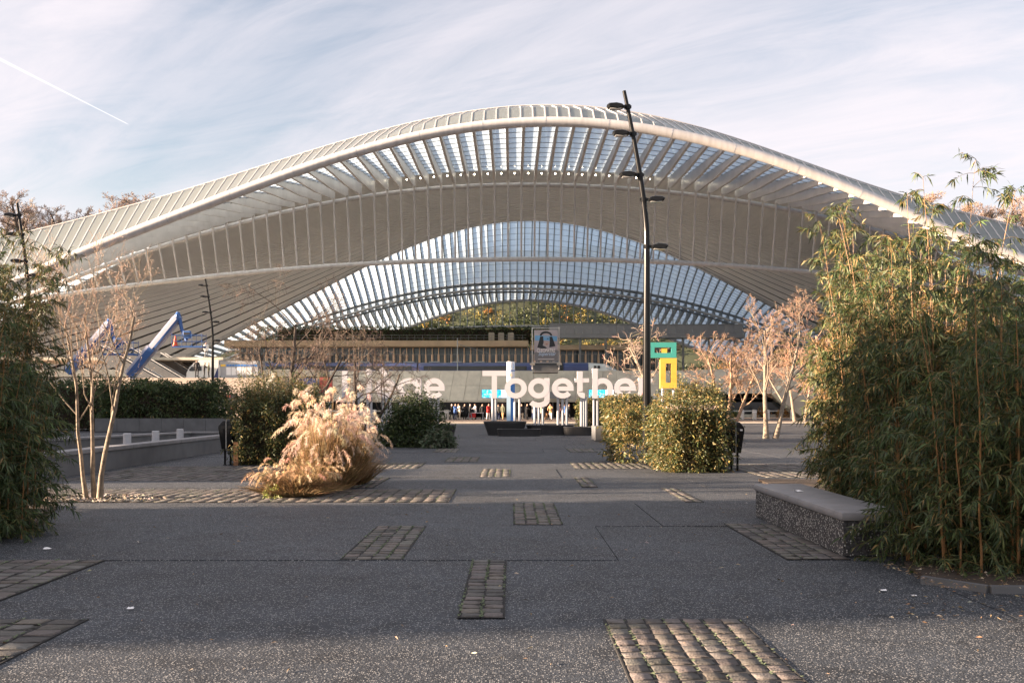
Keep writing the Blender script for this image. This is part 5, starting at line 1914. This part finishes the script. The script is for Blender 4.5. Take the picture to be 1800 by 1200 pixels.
leaf_box('wall_hedge', -52, 8, 203.5, 205, 3.2, 'long dark hedge behind the railing above the tan roof', GREEN, [5, 4, 1, .3], 9000, .5, wob=.2, z0=14.2)

# hillside growth seen under the rear arch
N = 70000
nc = 1500
cx_ = rng.uniform(-75, 80, nc)
cy_ = 249 + 62 * rng.random(nc) ** 1.0
cz_ = np.array([hill_z(a, b) for a, b in zip(cx_, cy_)])
w = rng.integers(0, nc, N)
rad = rng.uniform(.8, 2.2, nc)
pos = np.stack([cx_[w], cy_[w], cz_[w] + rad[w] * .7], 1) + rng.normal(0, 1, (N, 3)) * rad[w][:, None] * np.array([.55, .4, .55])
pal = np.array([(.06, .085, .035), (.10, .12, .042), (.30, .24, .07), (.38, .18, .05), (.04, .06, .028)])
ct = pal[rng.choice(5, nc, p=[.35, .25, .18, .07, .15])]
tn = ct[w] * rng.uniform(.6, 1.5, (N, 1))
L = rng.uniform(.35, .8, N)
hs = leaves('hillside_shrubs', pos, rng.normal(0, 1, (N, 3)), L, L * .6, tn)
tag(hs, 'mixed green and autumn coloured scrub covering the hillside', 'scrub', kind='stuff')

# bare woodland trees on the hill top, left and right of the roof
proto = []
for s, tc in ((101, (.30, .23, .195)), (102, (.34, .235, .17)), (103, (.31, .25, .21))):  # twig colours lightened to stand in for distance haze
    proto.append(bare_tree('woodland_tree', (0, 0, 0), 'x', s, ((0, 0, .02, 0, 1, 1),), 9.5, 'bark_dark', tc, 4, r0=.30, kids=(12, 8, 6, 4), spread=.75, up=.25,
                           shrink=.52, minr=.022, group='bare trees on the hill', fork=.22, wob=.14))
spots = []
for i in range(24):
    spots.append((-178 + 3.3 * i + random.uniform(-2, 2), 322 + 18 * (i % 3) + random.uniform(-4, 4), 'l'))
for i in range(24):
    spots.append((112 + 3.4 * i + random.uniform(-2, 2), 322 + 18 * (i % 3) + random.uniform(-4, 4), 'r'))
lsp = sorted([s for s in spots if s[2] == 'l'])
rsp = sorted([s for s in spots if s[2] == 'r'])
orn = 'first second third fourth fifth sixth seventh eighth ninth tenth eleventh twelfth thirteenth fourteenth fifteenth sixteenth seventeenth eighteenth nineteenth twentieth twenty-first twenty-second twenty-third twenty-fourth'.split()
used = [False] * 3
for side, lst in (('left', lsp), ('right', rsp)):
    for i, (X, Y, _) in enumerate(lst):
        k = (i * 2 + (side == 'right')) % 3
        sc = random.uniform(1.05, 1.45)
        if not used[k]:
            t_ = proto[k]
            used[k] = True
        else:
            t_ = copy_tree(proto[k])
        t_.location = (X, Y, hill_z(X, Y) - .3)
        t_.rotation_euler = (0, 0, random.uniform(0, 6.28))
        t_.scale = (sc * 1.3, sc * 1.3, sc)
        t_['label'] = '%s bare woodland tree from the left on the hill, %s of the roof' % (orn[i], side)

# ------------------------------------------------------------------ people
def person_mesh(seed, pose):
    r = random.Random(seed)
    bend, stride, armf, look = pose
    J = {'pel': (0, 0, .93), 'sp': (0, -bend * .08, 1.12), 'ch': (0, -bend * .2, 1.32), 'nk': (0, -bend * .3, 1.46), 'hd': (0, -bend * .36 - .015, 1.585), 'tp': (0, -bend * .38 - .01, 1.68)}
    E = [('pel', 'sp'), ('sp', 'ch'), ('ch', 'nk'), ('nk', 'hd'), ('hd', 'tp')]
    Rd = {'pel': (.155, .12), 'sp': (.145, .105), 'ch': (.165, .12), 'nk': (.058, .058), 'hd': (.088, .102), 'tp': (.06, .07)}
    for s, n in ((-1, 'l'), (1, 'r')):
        sw = stride * s
        J['sh' + n] = (s * .175, -bend * .22, 1.38)
        a = armf[0 if s < 0 else 1]
        J['el' + n] = (s * .235, -bend * .22 - .12 * a, 1.13 + .05 * a)
        J['wr' + n] = (s * (.24 - .07 * a), -bend * .22 - .30 * a - .03, .90 + .30 * a)
        J['fi' + n] = (s * (.24 - .09 * a), -bend * .22 - .37 * a - .04, .80 + .38 * a)
        J['hp' + n] = (s * .085, 0, .88)
        J['kn' + n] = (s * .10, -.10 * sw - .02, .49)
        J['an' + n] = (s * .105, -.20 * sw + .03, .085)
        J['to' + n] = (s * .12, -.20 * sw - .14, .035)
        E += [('ch', 'sh' + n), ('sh' + n, 'el' + n), ('el' + n, 'wr' + n), ('wr' + n, 'fi' + n), ('pel', 'hp' + n), ('hp' + n, 'kn' + n), ('kn' + n, 'an' + n), ('an' + n, 'to' + n)]
        for kk, q in (('sh', .07), ('el', .055), ('wr', .042), ('fi', .03), ('hp', .095), ('kn', .065), ('an', .048), ('to', .035)):
            Rd[kk + n] = (q, q)
    ks = list(J)
    me = bpy.data.meshes.new('body')
    me.from_pydata([J[k] for k in ks], [(ks.index(a), ks.index(b)) for a, b in E], [])
    ob = bpy.data.objects.new('tmp', me)
    COL.objects.link(ob)
    sk = ob.modifiers.new('skin', 'SKIN')
    sk.use_smooth_shade = True
    ss = ob.modifiers.new('sub', 'SUBSURF')
    ss.levels = 1
    for i, k in enumerate(ks):
        v = me.skin_vertices[0].data[i]
        v.radius = Rd[k]
        v.use_root = (k == 'pel')
    bpy.context.view_layer.update()
    out = bpy.data.meshes.new_from_object(ob.evaluated_get(bpy.context.evaluated_depsgraph_get()))
    bpy.data.objects.remove(ob)
    return out


POSES = [(.05, .9, (.2, .1), 0), (.15, .1, (.9, .7), 0), (.3, .4, (.5, .9), 0), (0, .05, (.05, .05), 0), (.1, -1.0, (.1, .4), 0)]
PM = [person_mesh(i, p) for i, p in enumerate(POSES)]


def dress(me, coat, legs, hair, hat):
    m = me.copy()
    m.materials.clear()
    for q in ('skin', 'cloth_' + coat, 'cloth_' + legs, hair, 'rubber'):
        m.materials.append(MATS[q])
    hm = 'hair'
    for p in m.polygons:
        c = p.center
        if c.z > 1.50:
            k = 3 if (c.z > 1.645 or (c.y > -.0 and c.z > 1.53)) and True else 0
        elif c.z > 1.44 and abs(c.x) < .09:
            k = 0
        elif c.z > .80 and not (abs(c.x) > .1 and c.z < .86 and False):
            k = 1
        elif c.z > .10:
            k = 2 if c.z < .74 else 1
        else:
            k = 4
        p.material_index = k
    return m


def person(px, feet, Y, k, rz, coat, legs, hair, label, z=None, sc=1.0):
    x = (px - 900) * Y / FPX
    o = obj('person', dress(PM[k], coat, legs, hair, None))
    o.location = (x, Y, .06 if z is None else z)
    o.rotation_euler = (0, 0, rz)
    o.scale = (sc * 1.08, sc * 1.08, sc)
    return tag(o, label, 'person')


crowd = [
    (794, 108, 0, 1.4, 'black', 'black', 'cloth_white', 'person in black with pale hat, leftmost of the crowd'),
    (800, 107, 1, .8, 'blue', 'navy', 'hair', 'person in a blue jacket near the left end of the crowd'),
    (808, 107.5, 2, -1.0, 'cream', 'cream', 'hair', 'bending person in cream clothes near the left end of the crowd'),
    (817, 108.5, 3, .2, 'black', 'black', 'hair', 'person in black right of the one in cream'),
    (826, 108, 4, 1.9, 'black', 'grey', 'cloth_white', 'person in black with a white hat'),
    (836, 109, 1, -1.2, 'white', 'black', 'hair', 'person in a white top leaning over the white table'),
    (848, 109.5, 3, 0, 'black', 'black', 'hair', 'person in black right of the white table'),
    (858, 107, 2, .7, 'red', 'white', 'skin', 'person in a red coat left of the letter T poles'),
    (876, 108, 3, 2.5, 'black', 'navy', 'hair', 'person in dark clothes right of the letter T poles'),
    (884, 106.5, 0, -.6, 'olive', 'tan', 'hair', 'tall person in olive coat left of the pylon'),
    (917, 106, 3, .3, 'black', 'cream', 'hair', 'tall person in black jacket and pale trousers right of the pylon'),
    (926, 108, 1, 1.1, 'black', 'black', 'hair', 'person in black beside the tall one right of the pylon'),
    (936, 108, 2, 2.2, 'grey', 'navy', 'cloth_white', 'person in grey with a white cap under the letter g'),
    (944, 109, 3, 0, 'navy', 'grey', 'hair', 'person in navy under the letter g'),
    (952, 107.5, 0, -1.7, 'cream', 'black', 'hair', 'person in a cream top under the letter g'),
    (960, 108.5, 1, .9, 'black', 'tan', 'hair', 'person in black right of the letter g'),
    (968, 107, 2, -.4, 'tan', 'white', 'cloth_cream', 'person in a tan coat and pale hat between g and e'),
    (983, 108, 4, 1.3, 'pink', 'grey', 'cloth_red', 'person in pink with a red cap under the letter e'),
    (992, 107.5, 3, -.7, 'blue', 'grey', 'cloth_pink', 'person in a blue jacket at the right end of the crowd'),
    (1000, 109, 0, 1.7, 'black', 'black', 'hair', 'rightmost person of the crowd, dressed in black'),
]
for (px, Y, k, rz, coat, legs, hair, lab) in crowd:
    person(px, 738, Y - 3, k, rz, coat, legs, hair, lab, z=.06)
zt = 4.42
for (px, coat, lab, k) in ((346, 'black', 'tall person in black before the rounded kiosk', 3), (359, 'black', 'person in black looking down at the head of the stairs', 1), (367, 'olive', 'person in a long dark coat near the map kiosk', 3)):
    person(px, 0, 102.9, k, random.uniform(0, 6), coat, 'black', 'hair', lab, z=zt, sc=1.12 if px == 346 else .95)
person(362.5, 0, 108, 3, .5, 'white', 'grey', 'hair', 'person in white standing above the rounded kiosk', z=8.75 - 2.0)
person(383, 0, 90.5, 2, .8, 'white', 'black', 'hair', 'person in a white top at the foot of the stairs', z=.07, sc=.95)
person(391.5, 0, 90.2, 3, -.6, 'navy', 'black', 'hair', 'person in dark clothes beside the advertising panel', z=.07, sc=.95)
up_deck = MB().box(-56, -31, 106.8, 118, 6.45, 6.74).build('upper_landing', 'concrete')
tag(up_deck, 'concrete landing above the rounded kiosk', 'landing')

# table and pennant
tb = empty('folding_table', ((838 - 900) * 105.5 / FPX, 105.5, .06), 'small white folding table among the crowd', 'table')
MB().box(-.75, .75, -.35, .35, .72, .76).build('top', 'totem_white', tb, loc=(0, 0, 0))
for sx in (-.68, .64):
    for sy in (-.3, .26):
        MB().box(sx, sx + .04, sy, sy + .04, 0, .72).build('leg', 'pole_grey', tb, loc=(0, 0, 0))
MB().box(-.74, -.1, -.36, -.352, .25, .72).build('cloth', 'cloth_red', tb, loc=(0, 0, 0))
pn = empty('beach_flag', ((1131 - 900) * 50 / FPX, 50, 0), 'small red and white pointed flag beside the tall lamp', 'flag')
xq = (1131 - 900) * 50 / FPX
MB().tube([(xq, 50.02, 0), (xq, 50.02, 2.2)], .02, 6).build('pole', 'pole_grey', pn)
MB().prism([(xq - .02, 1.25), (xq - .1, 1.7), (xq - .08, 2.2), (xq + .06, 2.25), (xq + .1, 1.7)], 49.96, 49.99).build('cloth', 'cloth_pink', pn)
MB().prism([(xq - .03, 1.5), (xq - .05, 1.9), (xq + .04, 1.95), (xq + .05, 1.5)], 49.945, 49.955).build('stripe', 'totem_white', pn)

# ------------------------------------------------------------------ small things on the ground
for (px, py, z, lab, s) in ((1552, 1038, .004, 'white paper scrap on the ground before the right bamboo', .034), (1606, 1047, .004, 'small white scrap right of the larger paper scrap', .024), (1404, 864, .476, 'crumpled white tissue on the stone bench top', .06),
                            (84, 965, .004, 'pale flattened scrap on the ground by the left bamboo', .045), (230, 1070, .004, 'small pale scrap near the left cobbles', .03)):
    Y = (CAMZ - z) * FPX / (py - HOR)
    x = (px - 900) * Y / FPX
    rows = []
    for i in range(4):
        rows.append([(x + s * (j / 2 - .75) + random.uniform(-.2, .2) * s, Y + s * (i / 2 - .75) + random.uniform(-.2, .2) * s, z + .006 + random.uniform(0, .5) * s * (1 if i in (1, 2) else .2)) for j in range(4)])
    tag(MB().sheet(rows).build('paper_scrap', 'paper', fixn=False), lab, 'litter')
N = 420
O = np.stack([rng.uniform(-5, 5.2, N), 4.5 + 14 * rng.random(N) ** 1.3, np.full(N, .010)], 1)
ex = 1500
O2 = np.stack([3.6 + 2.6 * rng.random(ex), 8.45 + 1.3 * rng.random(ex) ** 1.5, np.full(ex, .056)], 1)
O2[:260, 0], O2[:260, 1], O2[:260, 2] = rng.uniform(3.0, 5.4, 260), rng.uniform(7.3, 8.6, 260), .010
O2[260:560, 0], O2[260:560, 1] = rng.uniform(-7.4, -6.0, 300), rng.uniform(10.6, 12.6, 300)
O2[260:400, 2] = .058
O = np.concatenate([O, O2])
N += ex
a = rng.uniform(0, 6.28, N)
D = np.stack([np.cos(a), np.sin(a), rng.uniform(0, .15, N)], 1)
L = rng.uniform(.015, .06, N)
fl = leaves('fallen_leaves', O, D, L, L * rng.uniform(.12, .35, N), tint_mix(N, [(.30, .20, .11), (.40, .32, .22), (.16, .11, .06), (.5, .46, .4)], [3, 2, 3, .6]), 'litter_leaf')
tag(fl, 'scattered dry bamboo leaves and twigs on the paving', 'leaves', kind='stuff')

# ------------------------------------------------------------------ unseen casters added beyond the left edge (throw the long shadows on the square)
def town_block(x0, x1, y0, y1, h, label):
    tw = empty('town_building', ((x0 + x1) / 2, (y0 + y1) / 2, 0), label, 'building', 'added shadow blocks beyond the left edge')
    MB().box(x0, x1, y0, y1, 0, h).build('wall', 'step_stone', tw)
    MB().prism([(x0 - .3, h), (x1 + .3, h), (x1 - 3, h + .9), (x0 + 3, h + .9)], y0 - .3, y1 + .3).build('roof', 'grey_steel', tw)
    n = int((y1 - y0) / 3.2)
    for i in range(n):
        for z in np.arange(1.5, h - 2.2, 3.4):
            MB().box(x1 + .002, x1 + .06, y0 + .8 + 3.2 * i, y0 + 2.2 + 3.2 * i, z, z + 1.9).build('window', 'dark_glass', tw)
    return tw


town_block(-98, -72, 17.2, 73.5, 13.4, 'long plain shadow block added beyond the left edge of the square')
town_block(-62, -48, .2, 2.4, 12.6, 'tall narrow shadow block added beyond the left edge, nearest the viewer')
town_block(-61, -48, 2.45, 4.3, 10.7, 'low narrow shadow block added beyond the left edge between two taller ones')
town_block(-62, -48, 4.35, 6.0, 11.8, 'narrow shadow block added beyond the left edge, farthest of three')
hz = leaf_box('shadow_hedge', -17.5, -14.5, 19.6, 23.2, 2.1, 'tall bamboo hedge added for its shadow beyond the left edge behind the bare tree', GREEN, [4, 4, 2, .4], 6000, .2)  # unseen hedge, added to shade the ground left of the dry grass
